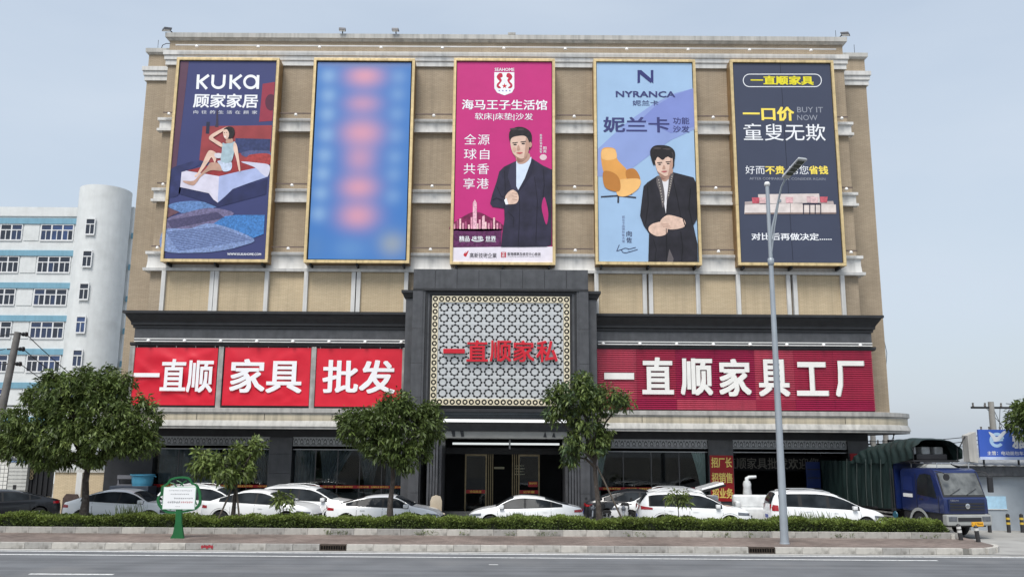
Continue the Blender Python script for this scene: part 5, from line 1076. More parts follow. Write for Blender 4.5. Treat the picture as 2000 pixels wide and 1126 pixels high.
    if S.get('clad'):
        side('sill_cladding', trimb, wx[0]+ar+.02, wx[1]-ar-.02, .2, .42, .008, 12, 2)
        for c in wx:
            for sd in (-1,1):
                b = MB(); n = 16
                for i in range(n+1):
                    a = math.pi*i/n
                    for rr in (ar-.01, ar+.09): x = c+rr*math.cos(a); z = wr+rr*math.sin(a); b.v.append((x, sd*(ys(x,z)+.012), z))
                for i in range(n): v = 2*i; b.f.append((v,v+1,v+3,v+2))
                b.build('arch_cladding', trimb, t, fix=True)
        side('bumper_cladding', trimb, -Lh+.02, -Lh+.38, .3, .52, .01, 4, 2); side('bumper_cladding', trimb, Lh-.5, Lh-.05, .28, .44, .01, 4, 2)
    if S.get('rails'):
        for sd in (-1,1): MB().tube([(x, sd*(sec(x)[5][0]-.06), top(x)+.045-.05*(1 if i in (0,6) else 0)) for i, x in enumerate(np.linspace(*S['rails'],7))], .018, 6).build('roof_rail', steel, t, smooth=60)
    for sd in (-1,1):
        mx_ = S['mir']; zz = belt(mx_)+.1; yy = sd*(ys(mx_,zz)+.1)
        MB().box(mx_-.08,mx_+.1,yy-.1,yy+.1,zz-.07,zz+.08).build('mirror', col, t, bevel=.035, smooth=50)
    fz = S.get('grille',(.38,.62)); gw = wid(Lh)*.92
    MB().box(Lh-.02,Lh+.012,-gw,gw,fz[0],fz[1]).build('grille', trimb, t); MB().box(Lh+.01,Lh+.02,-.22,.22,fz[0]+.02,fz[0]+.13).build('number_plate', plate_b, t)
    MB().box(Lh+.01,Lh+.022,-.07,.07,fz[1]-.11,fz[1]-.03).build('badge', chrome, t); MB().box(-Lh-.012,-Lh+.01,-.22,.22,S.get('rp',.55),S.get('rp',.55)+.13).build('number_plate', plate_b, t)
    for x in wx:
        for sd in (-1,1): wheel(t, x, sd*(W-.11), wr, sd)
    MB().box(Lh*.75,Lh*.98,-.3,.3,.2,.3).build('lip', trimb, t)
    return t, dict(top=top, belt=belt, sec=sec, ys=ys, zt=zt, W=W, L=Lh)
SEDAN = dict(L=4.68,W=1.84,H=1.44,bm=.95, top=[(-2.34,.74),(-2.25,.97),(-1.95,1.05),(-1.45,1.17),(-.9,1.33),(-.35,1.42),(.1,1.44),(.5,1.385),(.9,1.2),(1.2,1.03),(1.6,.955),(2.0,.86),(2.25,.72),(2.34,.58)],
   belt=[(-2.34,.72),(-2.2,.93),(-1.6,1.0),(-.8,.97),(.3,.93),(1.2,.9),(1.7,.84),(2.1,.73),(2.34,.55)], wx=(-1.42,1.4), wr=.335, dlo=((-1.42,-1.06),(-1.0,-.02),(.06,1.0)), ws=(.48,1.2), rw=(-1.75,-.8),
   doors=(-1.02,.02,1.12), handles=(-.78,.25), hl=(1.78,2.27,.66,.76,-.06,-.12), tl=(-2.33,-1.95,.82,.95,.1), mir=.95, hm=chrome)
def variant(b, **k): d = dict(b); d.update(k); return d
COUPE = dict(L=4.75,W=1.9,H=1.6,bm=1.03, top=[(-2.37,.8),(-2.3,1.02),(-2.0,1.12),(-1.5,1.3),(-.9,1.5),(-.3,1.59),(.15,1.58),(.6,1.47),(1.0,1.26),(1.25,1.12),(1.7,1.07),(2.08,.99),(2.28,.86),(2.37,.66)],
   belt=[(-2.37,.75),(-2.2,1.02),(-1.5,1.1),(-.5,1.06),(.5,1.02),(1.25,1.0),(1.8,.95),(2.15,.84),(2.37,.62)], wx=(-1.38,1.42), wr=.37, dlo=((-1.45,-1.0),(-.94,.02),(.1,1.05)), ws=(.55,1.25), rw=(-1.95,-.75),
   doors=(-.98,.05,1.15), handles=(-.72,.3), hl=(1.82,2.3,.7,.82,-.06,-.12), tl=(-2.36,-2.0,.86,1.0,.1), mir=1.0, clad=False, rails=None)
SUV = dict(L=4.55,W=1.86,H=1.66,bm=1.02, top=[(-2.27,.85),(-2.2,1.15),(-2.08,1.35),(-1.9,1.56),(-1.5,1.63),(-.6,1.66),(.1,1.62),(.55,1.48),(.95,1.26),(1.2,1.12),(1.6,1.06),(1.98,.97),(2.18,.82),(2.27,.62)],
   belt=[(-2.27,.8),(-2.15,1.06),(-1.5,1.06),(-.5,1.04),(.5,1.0),(1.2,.98),(1.7,.93),(2.05,.82),(2.27,.6)], wx=(-1.32,1.32), wr=.35, dlo=((-1.8,-1.28),(-1.22,-.3),(-.22,.98)), ws=(.45,1.18), rw=(-2.2,-1.9), tumble=.85,
   doors=(-1.25,-.26,1.05), handles=(-1.0,-.02), hl=(1.65,2.2,.76,.88,-.05,-.1), tl=(-2.26,-1.72,.95,1.1,.14), mir=.85, clad=True, rails=(-1.6,.1), rp=.6, grille=(.42,.72))
MPV = dict(L=4.66,W=1.82,H=1.7,bm=1.0, top=[(-2.33,.8),(-2.28,1.15),(-2.2,1.42),(-2.05,1.64),(-1.5,1.69),(-.6,1.7),(.05,1.64),(.6,1.46),(1.1,1.2),(1.4,1.06),(1.8,.97),(2.1,.84),(2.28,.7),(2.33,.55)],
   belt=[(-2.33,.8),(-2.2,1.07),(-1.4,1.06),(-.4,1.02),(.6,.97),(1.4,.9),(1.8,.84),(2.15,.7),(2.33,.52)], wx=(-1.3,1.4), wr=.33, dlo=((-1.95,-1.25),(-1.1,-.12),(0.0,1.12)), ws=(.4,1.38), rw=(-2.28,-2.1), tumble=.8,
   doors=(-1.18,-.06,1.2), handles=(-.9,.2), hl=(1.75,2.28,.66,.76,-.04,-.1), tl=(-2.32,-2.05,.9,1.15,.1), mir=.95, rails=(-1.8,.1), rp=.6)
pw_ = paint('white', (.85,.86,.865)); pk2 = paint('black', (.012,.013,.016)); ps_ = paint('silver', (.4,.41,.42))
car('glossy black saloon at the left edge facing left', (-22.1,38.4,.012), R(222), variant(SEDAN, hm=None), pk2)
car('white coupe-backed crossover behind the tree on the far left', (-15.75,36.6,.012), R(-4), COUPE, pw_)
car('white estate partly hidden behind the coupe-backed crossover', (-13.1,39.0,.012), R(-2), SUV, pw_)
car('white crossover with raised nose and dark front grille left of centre', (-10.2,36.7,.012), R(-9), variant(COUPE, clad=True, grille=(.4,.66)), pw_)
car('white vehicle whose roof shows behind the crossover left of centre', (-8.85,39.3,.012), R(-6), variant(SUV, rails=(-1.5,.2)), ps_ if False else pw_)
car('white saloon facing right behind the slim trunk in front of the portal', (-5.1,36.5,.012), R(-3), SEDAN, pw_)
car('white saloon facing left in front of the shop entrance', (.6,36.5,.012), R(180), variant(SEDAN, hm=None), pw_)
car('white compact crossover with black wheel arch cladding facing right', (7.45,36.4,.012), R(-3), SUV, pw_)
car('white people carrier with roof rails beside the blue truck', (12.9,36.7,.012), R(-2), MPV, pw_)
car('black car parked behind the motorbikes near the pale curtain', (5.6,39.3,.012), R(-4), variant(COUPE, hm=None), pk2)
tg, info = car('white crossover with its tailgate raised behind the compact crossover', (6.45,39.2,.012), R(181), variant(SUV, H=1.7, clad=False), pw_)
MB().hexa([(-1.85,-.7,1.58),(-1.85,.7,1.58),(-2.85,.66,1.84),(-2.85,-.66,1.84),(-1.85,-.68,1.66),(-1.85,.68,1.66),(-2.8,.62,1.93),(-2.8,-.62,1.93)]).build('tailgate', pw_, tg, bevel=.03); MB().hexa([(-1.9,-.74,1.5),(-1.9,.74,1.5),(-2.9,.7,1.76),(-2.9,-.7,1.76),(-1.9,-.74,1.57),(-1.9,.74,1.57),(-2.9,.7,1.83),(-2.9,-.7,1.83)]).build('tailgate_frame', trimb, tg)
MB().tube([(-2.0,-.8,1.55),(-2.15,-.84,1.2),(-2.22,-.85,.95)], .05, 6).build('tail_lamp_strip', redlamp, tg)
# ================================================================ truck backed to the loading bay
n_ = Vector((.18,-.984,0)); tk = thing('cargo_truck', 'blue cargo truck with a dark green tarpaulin box backed up to the store', 'truck', (17.35,35.6,.012), math.atan2(n_.y,n_.x), local=True)
tblue = mat('truck blue', lin(20,37,86), .35, var=.06, vs=1.5, coat=.5, dirt_or_light=((.03,.04,.08),2,.4)); tdk = mat('truck dark', (.02,.02,.023), .6, var=.2)
tarp = mat('green tarpaulin', (.0065,.019,.0175), .6, var=.15, vs=2, bump=.25, bs=7, spec=.4); bump_ = mat('bumper grey', (.33,.34,.33), .5, var=.08)
# local frame: +x forward, +y to the truck's left; the camera sees the -y side and the front
hw = .95
cab = MB().prism([(-1.35,.95),(-1.35,2.5),(-1.2,2.62),(.55,2.66),(.82,2.58),(1.2,1.62),(1.28,1.5),(1.3,.95)], -hw, hw); cabo = cab.build('cab', tblue, tk, bevel=.05, smooth=35)
def cq(name, pts, m, par=cabo, th=.01): return MB().prism(pts, -hw-.006-th, -hw-.006).build(name, m, par)
cq('door_seam', [(-.35,1.0),(-.33,1.0),(-.33,2.42),(-.35,2.42)], tdk); cq('door_seam', [(.98,1.0),(1.0,1.0),(1.0,1.6),(.98,1.6)], tdk)
cq('side_window', [(-.28,1.62),(.9,1.52),(.62,2.4),(.3,2.44),(-.05,2.4),(-.26,2.15)], cglass); cq('quarter_window', [(-1.15,1.75),(-.55,1.7),(-.55,2.3),(-1.15,2.3)], mat('truck panel', lin(22,40,92), .4)); cq('side_sticker', [(-1.2,1.48),(-.6,1.48),(-.6,1.62),(-1.2,1.62)], white_paint)
cq('door_handle', [(-.2,1.42),(.05,1.42),(.05,1.47),(-.2,1.47)], tdk)
for sd in (1,): MB().prism([(-.28,1.62),(.9,1.52),(.62,2.4),(.3,2.44),(-.05,2.4),(-.26,2.15)], hw+.006, hw+.016).build('side_window', cglass, cabo)
sl0 = Vector((.845,0,2.49)); sl1 = Vector((1.21,0,1.63)); nn_ = Vector((.86,0,.365)).normalized()*.012
def scr(a, b, w0, w1, off, name, m):
    p0, p1 = sl0.lerp(sl1,a)+nn_*off, sl0.lerp(sl1,b)+nn_*off
    return MB().hexa([(p1.x,-w1,p1.z),(p1.x,w1,p1.z),(p0.x,w0,p0.z),(p0.x,-w0,p0.z)]+[tuple(Vector(v)+nn_) for v in ((p1.x,-w1,p1.z),(p1.x,w1,p1.z),(p0.x,w0,p0.z),(p0.x,-w0,p0.z))]).build(name, m, cabo)
scr(-.04,1.06,.88,.91,-.2,'screen_surround',tdk); scr(.03,.98,.82,.86,1.,'windscreen',mat('windscreen glass', (.12,.125,.12), .05, var=.6, vs=2.2, spec=.9))
MB().box(1.05,1.16,-.9,.9,1.5,1.56).build('wiper_tray', tdk, cabo)
for y0 in (-.6,.1): MB().tube([(1.24,y0,1.66),(1.16,y0+.5,1.9)], .012, 5).build('wiper', tdk, cabo)
MB().box(1.3,1.33,-.78,.78,1.05,1.5).build('grille_panel', mat('truck grille', lin(30,42,76), .4, var=.1), cabo)
for z in (1.12,1.22,1.33): MB().box(1.32,1.35,-.74,.74,z-.03,z+.03).build('grille_slat', tdk, cabo)
MB().lathe([(0,-.01),(.1,-.01),(.1,.015),(.06,.02),(0,.02)], (1.36,0,1.24), 16, 'x').build('badge', chrome, cabo)
text_v, text_f = text_raw('CHENGLONG', .02, .05)
mbt = MB(); lo, hi = text_v.min(0), text_v.max(0); mbt.v = [(1.335, -.7+(p[0]-lo[0])/(hi[0]-lo[0])*.36, 1.43+(p[1]-lo[1])/(hi[1]-lo[1])*.05) for p in text_v]; mbt.f = text_f; mbt.build('lettering', white_paint, cabo)
MB().box(1.15,1.42,-hw-.02,hw+.02,.52,.93).build('bumper', bump_, tk, bevel=.05); MB().box(1.41,1.435,-.5,.5,.68,.82).build('bumper_grille', tdk, tk)
for s_ in (-1,1): MB().box(1.4,1.435,s_*.72-.18,s_*.72+.18,.68,.86).build('headlight', clear, tk, bevel=.02)
MB().box(1.43,1.45,.05,.55,.5,.66).build('number_plate', mat('plate yellow', lin(232,170,40), .5), tk)
text_v, text_f = text_raw('L·17868', .02, .05); lo, hi = text_v.min(0), text_v.max(0)
mbt = MB(); mbt.v = [(1.453, .08+(p[0]-lo[0])/(hi[0]-lo[0])*.44, .54+(p[1]-lo[1])/(hi[1]-lo[1])*.08) for p in text_v]; mbt.f = text_f; mbt.build('lettering', tdk, tk)
MB().tube([(.8,hw-.1,2.55),(1.15,hw+.12,2.5),(1.27,hw+.2,2.3)], .02, 6).build('mirror_arm', tdk, tk); MB().box(1.2,1.32,hw+.1,hw+.3,1.75,2.35).build('mirror', tdk, tk, bevel=.03)
MB().tube([(.9,-hw,2.55),(1.2,-hw+.1,2.5),(1.25,-hw+.2,2.42)], .02, 6).build('mirror_arm', tdk, tk); MB().lathe([(0,-.02),(.13,-.02),(.13,.02),(0,.02)], (1.25,-hw+.22,2.33), 14, 'x').build('mirror', tdk, tk)
for y in (-.7,.7): MB().tube([(-.9,y,2.66),(-.9,y,2.85),(.7,y,2.85),(.7,y,2.66)], .022, 6).build('roof_rack', steel, tk)
for x in (-.8,-.1,.6): MB().tube([(x,-.85,2.85),(x,.85,2.85)], .02, 6).build('roof_rack', steel, tk)
MB().hexa([(-.6,-.7,2.66),(.0,-.7,2.66),(.0,.7,2.66),(-.6,.7,2.66),(-.5,-.55,2.8),(-.1,-.5,2.8),(-.1,.5,2.8),(-.5,.55,2.8)]).build('roof_vent', bump_, tk)
for s_ in (-1,1):      # front wheels and arches
    for xw in (-.25,-5.2):
        wheel(tk, xw, s_*.83, .46, s_)
    b = MB(); 
    for i in range(11):
        a = math.pi*i/10
        for rr in (.52,.64): b.v.append((-.25+rr*math.cos(a), s_*(hw+.02), .46+rr*math.sin(a)))
    b.f = [(2*i,2*i+1,2*i+3,2*i+2) for i in range(10)]; b.build('wheel_arch', bump_, tk)
MB().box(-1.3,1.15,-hw+.05,hw-.05,.45,.96).build('cab_step', tdk, tk); MB().box(-7.6,1.1,-.42,.42,.5,.85).build('chassis', tdk, tk)
for z in (.62,.78): MB().box(-4.6,-1.7,-1.06,-1.02,z-.03,z+.03).build('side_guard', galv, tk)
MB().box(-3.4,-2.4,-1.0,-.5,.42,.82).build('fuel_tank', iron, tk, bevel=.04)
# box: wrapped with tarpaulin, lashed with ropes
bz0, bz1, bx0_, bx1_ = .98, 2.86, -7.3, -1.62
MB().box(bx0_,bx1_,-1.06,1.06,bz0-.1,bz0).build('deck', tdk, tk); MB().box(bx1_+.02,bx1_+.1,-1.06,1.06,bz0,2.95).build('headboard', tblue, tk)
def tarp_side(sy):
    mb = MB(); n, k = 120, 8
    for j in range(k+1):
        v = j/k
        for i in range(n+1):
            u = i/n; x = bx0_+(bx1_-bx0_)*u
            w = .022*math.sin(u*n*.8+v)*(.4+.6*v)+.02*math.sin(u*57+v*2.5)+.03*math.sin(u*23-v*2)+.02*math.sin(u*90-v*5)
            mb.v.append((x, sy*(1.08+w*.8), bz0-.05+(bz1-bz0+.05)*v+(.02*math.sin(u*21) if v == 0 else 0)))
    for j in range(k):
        for i in range(n): q = j*(n+1)+i; mb.f.append((q,q+1,q+n+2,q+n+1))
    return mb.build('tarpaulin_side', tarp, tk, smooth=70)
tarp_side(-1); tarp_side(1); MB().box(bx0_,bx1_,-1.05,1.05,bz1-.06,bz1-.02).build('tarpaulin_top', tarp, tk)
for x in (-3.1,-3.5,-4.2,-5.0,-2.4): MB().tube([(x,-1.17,bz0-.02),(x+.05,-1.2,1.9),(x+.1,-1.16,bz1+.1)], .01, 5).build('rope', mat('rope', (.1,.12,.115), .8), tk)
for x in (-1.72,-1.55): MB().tube([(x,-1.14,.7),(x,-1.14,2.6)], .02, 5).build('strap', tdk, tk)
MB().lathe([(0,-.03),(.14,-.03),(.16,0),(.14,.03),(0,.03)], (-1.5,-1.18,.72), 14, 'y').build('water_can', mat('teal can', lin(44,92,110), .4), tk)
# humped tarpaulin over the front of the box and above the cab
def hump():
    mb = MB(); n, k = 70, 36
    for i in range(n+1):
        u = i/n; x = -4.7+u*4.55; hh = herm([(0,2.9),(.07,3.25),(.2,3.5),(.4,3.62),(.62,3.78),(.85,3.82),(1,3.74)])(u); ww = 1.12+.04*math.sin(u*19)
        for j in range(k+1):
            a = math.pi*j/k; c, s = math.cos(a), math.sin(a); sq = lambda q, e: math.copysign(abs(q)**e, q)
            ru = .07*abs(math.sin(u*17+c*2.2))+.045*math.sin(u*61+s*9)+.05*abs(math.sin(u*31-c*5))-.06; z0 = 2.78-.03*math.sin(u*40)
            if u > .72: z0 = 2.78+(u-.72)*.9*abs(c)**2
            mb.v.append((x+.02*math.sin(a*9), -(ww+ru*.6)*sq(c,.55), z0+(hh-z0+ru*.5)*s**.62 if s > 1e-9 else z0))
    for i in range(n):
        for j in range(k): q = i*(k+1)+j; mb.f.append((q,q+k+1,q+k+2,q+1))
    return mb.build('tarpaulin_hump', tarp, tk, smooth=70)
hump()
for s_ in (-1,1): MB().tube([(-1.6,s_*1.0,2.9),(-.3,s_*1.0,2.9),(-.25,s_*1.0,3.5)], .025, 6).build('frame_tube', iron, tk)
MB().box(-1.6,-.25,-1.05,1.05,2.9,2.96).build('frame_shelf', tdk, tk); MB().box(-1.4,-.5,-.7,.7,2.96,3.2).build('wrapped_bundle', tdk, tk, bevel=.05)
for y0 in (-.75,-.1,.5): MB().box(-1.5,-1.0,y0,y0+.4,2.97,3.5).build('wrapped_parcel', mat('plastic wrap', (.6,.62,.62), .25, var=.2, vs=5), tk, bevel=.06)
dr = MB().box(bx0_-.06,bx0_+.02,-1.88,-1.16,1.35,2.78); dro = dr.build('rear_door', tblue, tk, bevel=.01)
for z in (1.5,2.0,2.4): MB().box(bx0_+.02,bx0_+.045,-1.84,-1.2,z,z+.05).build('door_rib', tdk, dro)
# ================================================================ wrapped furniture, chair, motorbikes, trailer
wrap = mat('plastic wrap', (.6,.62,.62), .25, var=.2, vs=5); wrap2 = mat('white wrap', (.66,.67,.67), .22, var=.12, vs=4, bump=.6, bs=3.)
def wrapped(lab, x, y, w, d, h, back=0):
    t = thing('wrapped_sofa', lab, 'sofa', (x,y,.012), R(random.uniform(-4,4)), 'plastic wrapped furniture', local=True)
    def puffy(x0,x1,y0,y1,z0,z1): 
        bm = MB().box(x0,x1,y0,y1,z0,z1); return bm
    puffy(0,w,0,d,.15,h*.62).build('seat', wrap2, t, bevel=.09, smooth=60); puffy(0,w,d*.62,d,h*.6,h).build('backrest', wrap2, t, bevel=.1, smooth=60)
    for ax in (0,w-.25): puffy(ax,ax+.25,.02,d*.65,h*.6,h*.82).build('armrest', wrap2, t, bevel=.08, smooth=60)
    for ax in (.12,w-.18):
        for ay in (.1,d-.15): MB().box(ax,ax+.06,ay,ay+.06,0,.16).build('leg', iron, t)
wrapped('white plastic wrapped sofa between the white crossover and the people carrier', 9.75, 38.5, 1.7, .95, 1.38); wrapped('white wrapped armchair beneath the red recruiting banner', 8.4, 39.6, 1.0, .9, 1.3)
wc = thing('wrapped_fitting', 'grey plastic wrapped fitting with a bent top standing on the red stand', 'furniture', (10.72,40.2,1.112), local=True)
MB().lathe([(0,0),(.16,0),(.19,.04),(.2,.3),(.17,.55),(.19,.7),(.14,.84),(0,.86)], (0,0,0), 18).build('body', wrap, wc, smooth=50); MB().tube([(0,0,.8),(.0,0,.95),(.1,0,1.0),(.42,0,1.02)], [.1,.09,.08,.07], 10).build('bent_top', wrap, wc, smooth=60)
rb = thing('red_bench', 'low red wooden stand beneath the plastic wrapped fitting', 'stand', (10.9,40.2,.012), local=True); rw_ = mat('red lacquer', lin(140,24,30), .4, var=.1)
MB().box(-.55,.55,-.3,.3,.95,1.1).build('top', rw_, rb, bevel=.02)
for X in (-.5,.44):
    for Y in (-.27,.21): MB().box(X,X+.06,Y,Y+.06,0,.95).build('leg', rw_, rb)
bc = thing('beige_chair', 'beige upholstered chair at the foot of the portal', 'chair', (at(855,985,39.3)[0],39.2,.012), R(20), local=True); be = mat('beige leather', (.55,.47,.36), .5, var=.06)
MB().box(-.28,.28,-.28,.28,.42,.52).build('seat', be, bc, bevel=.04, smooth=50); MB().prism([(-.26,.5),(.26,.5),(.27,1.0),(.2,1.2),(0,1.26),(-.2,1.2),(-.27,1.0)], .22, .3).build('backrest', be, bc, bevel=.03, smooth=50)
for X in (-.24,.2):
    for Y in (-.24,.2): MB().box(X,X+.04,Y,Y+.04,0,.43).build('leg', iron, bc)
def bike(x, y, rot, lab, white):
    t = thing('motorbike', lab, 'motorbike', (x,y,.012), rot, 'motorbikes by the right window', local=True); wm = mat('scooter white', (.6,.6,.6), .35, var=.1) if white else mat('scooter black', (.03,.03,.033), .35)
    for X in (-.6,.62):
        w = MB().lathe([(.18,-.05),(.26,-.055),(.29,0),(.26,.055),(.18,.05),(.18,-.05)], (X,0,.29), 20, 'y').build('wheel', tyre_m, t, smooth=50); MB().lathe([(0,-.03),(.19,-.03),(.19,.03),(0,.03)], (X,0,.29), 14, 'y').build('rim', rim_m, w)
    MB().prism([(-.75,.55),(-.6,.72),(-.1,.74),(.05,.55),(.1,.3),(-.35,.3)], -.16, .16).build('body', wm, t, bevel=.04, smooth=50); MB().prism([(-.8,.74),(-.1,.74),(.0,.8),(-.3,.86),(-.8,.88)], -.14, .14).build('saddle', trimb, t, bevel=.03, smooth=50)
    MB().box(.05,.4,-.16,.16,.28,.36).build('footboard', trimb, t); MB().prism([(.38,.3),(.46,.3),(.42,.95),(.3,1.02),(.27,.92)], -.18, .18).build('front_shield', wm, t, bevel=.03, smooth=50)
    MB().tube([(.62,0,.29),(.36,0,1.02)], .035, 8).build('fork', steel, t); MB().tube([(.3,-.34,1.08),(.36,0,1.02),(.3,.34,1.08)], .02, 6).build('handlebar', trimb, t)
    MB().lathe([(0,.08),(.08,.06),(.1,0),(.08,-.06),(0,-.08)], (.42,0,.9), 12, 'x').build('headlamp', clear, t, smooth=50); MB().prism([(.48,.5),(.75,.6),(.9,.45),(.86,.4),(.72,.54),(.5,.45)], -.07, .07).build('mudguard', wm, t)
    for s_ in (-1,1): MB().tube([(.32,s_*.26,1.06),(.3,s_*.3,1.24)], .008, 5).build('mirror_stalk', iron, t); MB().lathe([(0,-.01),(.06,-.01),(.06,.01),(0,.01)], (.3,s_*.32,1.28), 10, 'x').build('mirror', iron, t)
    MB().box(-.98,-.72,-.17,.17,.8,1.06).build('top_box', trimb, t, bevel=.03); MB().tube([(-.1,.16,.3),(-.15,.3,.01)], .015, 5).build('stand', iron, t)
bike(3.55,37.2,R(-110),'dark scooter with a rear box left of the tree trunk by the right window',False); bike(4.75,37.3,R(-100),'pale fronted scooter right of the tree trunk by the right window',True); bike(5.75,37.1,R(-75),'black motorbike beside the rear of the white compact crossover',False)
tr = thing('cargo_trailer', 'dark box trailer behind the coupe-backed crossover by the tan wall', 'trailer', (-17.6,41.4,.012), local=True)
MB().box(-.9,.9,-.5,.5,.5,1.5).build('box', mat('trailer navy', (.03,.04,.06), .5, var=.2), tr, bevel=.03)
for X in (-.5,.5):
    for s_ in (-.5,.5): MB().lathe([(0,-.06),(.28,-.06),(.28,.06),(0,.06)], (X,s_,.28), 16, 'y').build('wheel', tyre_m, tr)
MB().box(-.8,.8,-.4,.4,.3,.52).build('axle_frame', iron, tr)
tb = thing('blue_tub', 'light blue plastic tub resting on the dark trailer', 'tub', (-17.2,41.4,1.512), local=True); tbm = mat('tub blue', lin(70,140,170), .4, var=.08)
MB().lathe([(0,.03),(.42,.03),(.44,.0),(.5,.46),(.56,.48),(.56,.52),(.5,.52),(.46,.1),(0,.09)], (0,0,0), 22).build('basin', tbm, tb, smooth=50); MB().tube([(.5,-.1,.48),(.62,0,.4),(.5,.1,.48)], .02, 6).build('handle', tbm, tb)
# ================================================================ trees, hedge, grass
def leafmat(name, c, isl=.4): return mat(name, c, .5, var=.22, vs=1.1, island=isl, trans=.22, spec=.35)
bark = mat('bark', (.055,.045,.038), .95, var=.35, vs=12, bump=.8, bs=25, dirt_or_light=((.16,.15,.14),5,.6)); barkd = mat('twig bark', (.05,.042,.033), .9, var=.3, vs=10)
leafA, leafB, leafC = leafmat('mango leaf dark', (.078,.112,.03)), leafmat('mango leaf', (.1,.14,.036)), leafmat('mango leaf fresh', (.14,.185,.05))
def leaves(cent, per, size, rg, center, spread=.14, droop=.4, aspect=.36):
    n = len(cent)*per; C = np.repeat(np.asarray(cent), per, 0)+rg.normal(0,spread*.35,(n,3))
    out = C-np.asarray(center); out /= np.linalg.norm(out,axis=1,keepdims=True)+1e-6
    d = out*.5+rg.normal(0,.75,(n,3)); d[:,2] -= droop; d /= np.linalg.norm(d,axis=1,keepdims=True)
    L_ = size*rg.uniform(.6,1.25,(n,1)); w = np.cross(d, rg.normal(0,.5,(n,3))+np.array([0,0,1.])); w /= np.linalg.norm(w,axis=1,keepdims=True)+1e-6
    base = C+d*spread*.3; mid = base+d*L_*.45; tip = base+d*L_; tip[:,2] -= L_[:,0]*.22
    V = np.stack([base, mid+w*L_*aspect*.5, tip, mid-w*L_*aspect*.5], 1).reshape(-1,3); return V
def quads(V, name, m, parent=None, kind=None):
    n = len(V)//4; me = bpy.data.meshes.new(name); me.vertices.add(len(V)); me.vertices.foreach_set('co', V.astype(np.float32).ravel())
    me.loops.add(n*4); me.loops.foreach_set('vertex_index', np.arange(n*4,dtype=np.int32)); me.polygons.add(n); me.polygons.foreach_set('loop_start', np.arange(0,n*4,4,dtype=np.int32)); me.polygons.foreach_set('loop_total', np.full(n,4,dtype=np.int32))
    me.update(calc_edges=True); o = put(name, me, m, parent)
    if kind: o['kind'] = kind
    return o
def tree(name, lab, loc, trunk, lobes, nclus, per, lsize, mats, seed, r0=.13, grp=None, inner=.25, extra=None):
    rg = np.random.default_rng(seed); rd = random.Random(seed); t = thing(name, lab, 'tree', loc, 0, grp, local=True)
    rs = [r0*(1.35 if i == 0 else 1-.45*i/(len(trunk)-1)) for i in range(len(trunk))]
    MB().tube(trunk, rs, 10).build('trunk', bark, t, smooth=60)
    fork = Vector(trunk[-1]); ctr = np.mean([l[0] for l in lobes],0); limbs = MB(); cents = []
    vol = np.array([l[1][0]*l[1][1]*l[1][2] for l in lobes])**.7; vol /= vol.sum()
    for (c, rad), f in zip(lobes, vol):
        c = np.array(c); rad = np.array(rad); k = max(6,int(nclus*f))
        v = rg.normal(0,1,(k,3)); v /= np.linalg.norm(v,axis=1,keepdims=True); rr = np.where(rg.random((k,1)) < inner, rg.uniform(.2,.75,(k,1)), rg.uniform(.78,1.06,(k,1)))
        p = c+v*rr*rad; cents.append(p)
        a = fork.lerp(Vector(trunk[-2]), rd.random()*.6); b = Vector(c); m_ = a.lerp(b,.5)+Vector((rd.uniform(-.2,.2),rd.uniform(-.2,.2),rd.uniform(-.1,.25)))
        limbs.tube([a,m_,b], [r0*.5,r0*.36,r0*.16], 6)
        for q in range(5):
            e = Vector(p[rd.randrange(k)]); limbs.tube([b.lerp(m_,rd.random()*.6), b.lerp(e,.5)+Vector((0,0,rd.uniform(-.05,.15))), e], [r0*.18,r0*.12,r0*.05], 5)
    limbs.build('limb', barkd, t, smooth=60); cents = np.concatenate(cents)
    idx = rg.permutation(len(cents)); parts = np.array_split(idx, len(mats))
    for m, ix in zip(mats, parts):
        if len(ix): quads(leaves(cents[ix], per, lsize, rg, ctr), 'crown', m, t)
    return t
def lb(px, py, Y, rx, ry, rz, base): X, Z = at(px,py,Y); return ((X-base[0],Y-base[1],Z-base[2]),(rx,ry,rz))
B = (-16.0,33.4,.33)
T1 = [lb(165,790,33.4,1.6,1.5,1.25,B),lb(70,835,33.2,1.25,1.2,.95,B),lb(255,820,33.2,1.05,1.1,.95,B),lb(190,750,33.6,1.05,1.0,.7,B),lb(110,775,33.9,1.1,1.1,.75,B),lb(45,870,32.9,.9,.9,.5,B),lb(140,855,32.6,1.1,.9,.7,B),lb(225,855,32.8,1.0,.9,.6,B),lb(275,865,33.1,.65,.8,.5,B),lb(20,855,33.6,.7,.9,.6,B),lb(235,745,33.3,.5,.6,.3,B),lb(105,735,33.5,.35,.4,.25,B),lb(100,895,33.0,.7,.7,.35,B),lb(175,895,32.9,.5,.6,.3,B)]
tree('street_tree', 'large broad dark green tree in the hedge at the far left', B, [(.0,0,0),(.05,0,.9),(-.02,0,1.7),(.05,0,2.5)], T1, 1900, 17, .2, (leafA,leafA,leafB,leafC), 3, .16, 'street trees along the hedge')
B = (-10.45,33.4,.33)
T2 = [lb(440,905,33.4,.55,.5,.38,B),lb(405,905,33.3,.5,.45,.35,B),lb(470,890,33.5,.5,.45,.4,B),lb(500,870,33.4,.32,.35,.3,B),lb(395,890,33.5,.3,.3,.25,B),lb(440,928,33.1,.45,.4,.3,B),lb(475,918,33.4,.35,.35,.28,B),lb(380,915,33.2,.25,.3,.2,B)]
tree('street_tree', 'small young tree held by stakes near the green sign', B, [(.05,0,0),(.08,0,.8),(.1,0,1.4),(.12,0,1.9)], T2, 170, 14, .24, (leafB,leafC), 5, .085, 'street trees along the hedge', .15)
B = (-4.5,33.4,.33)
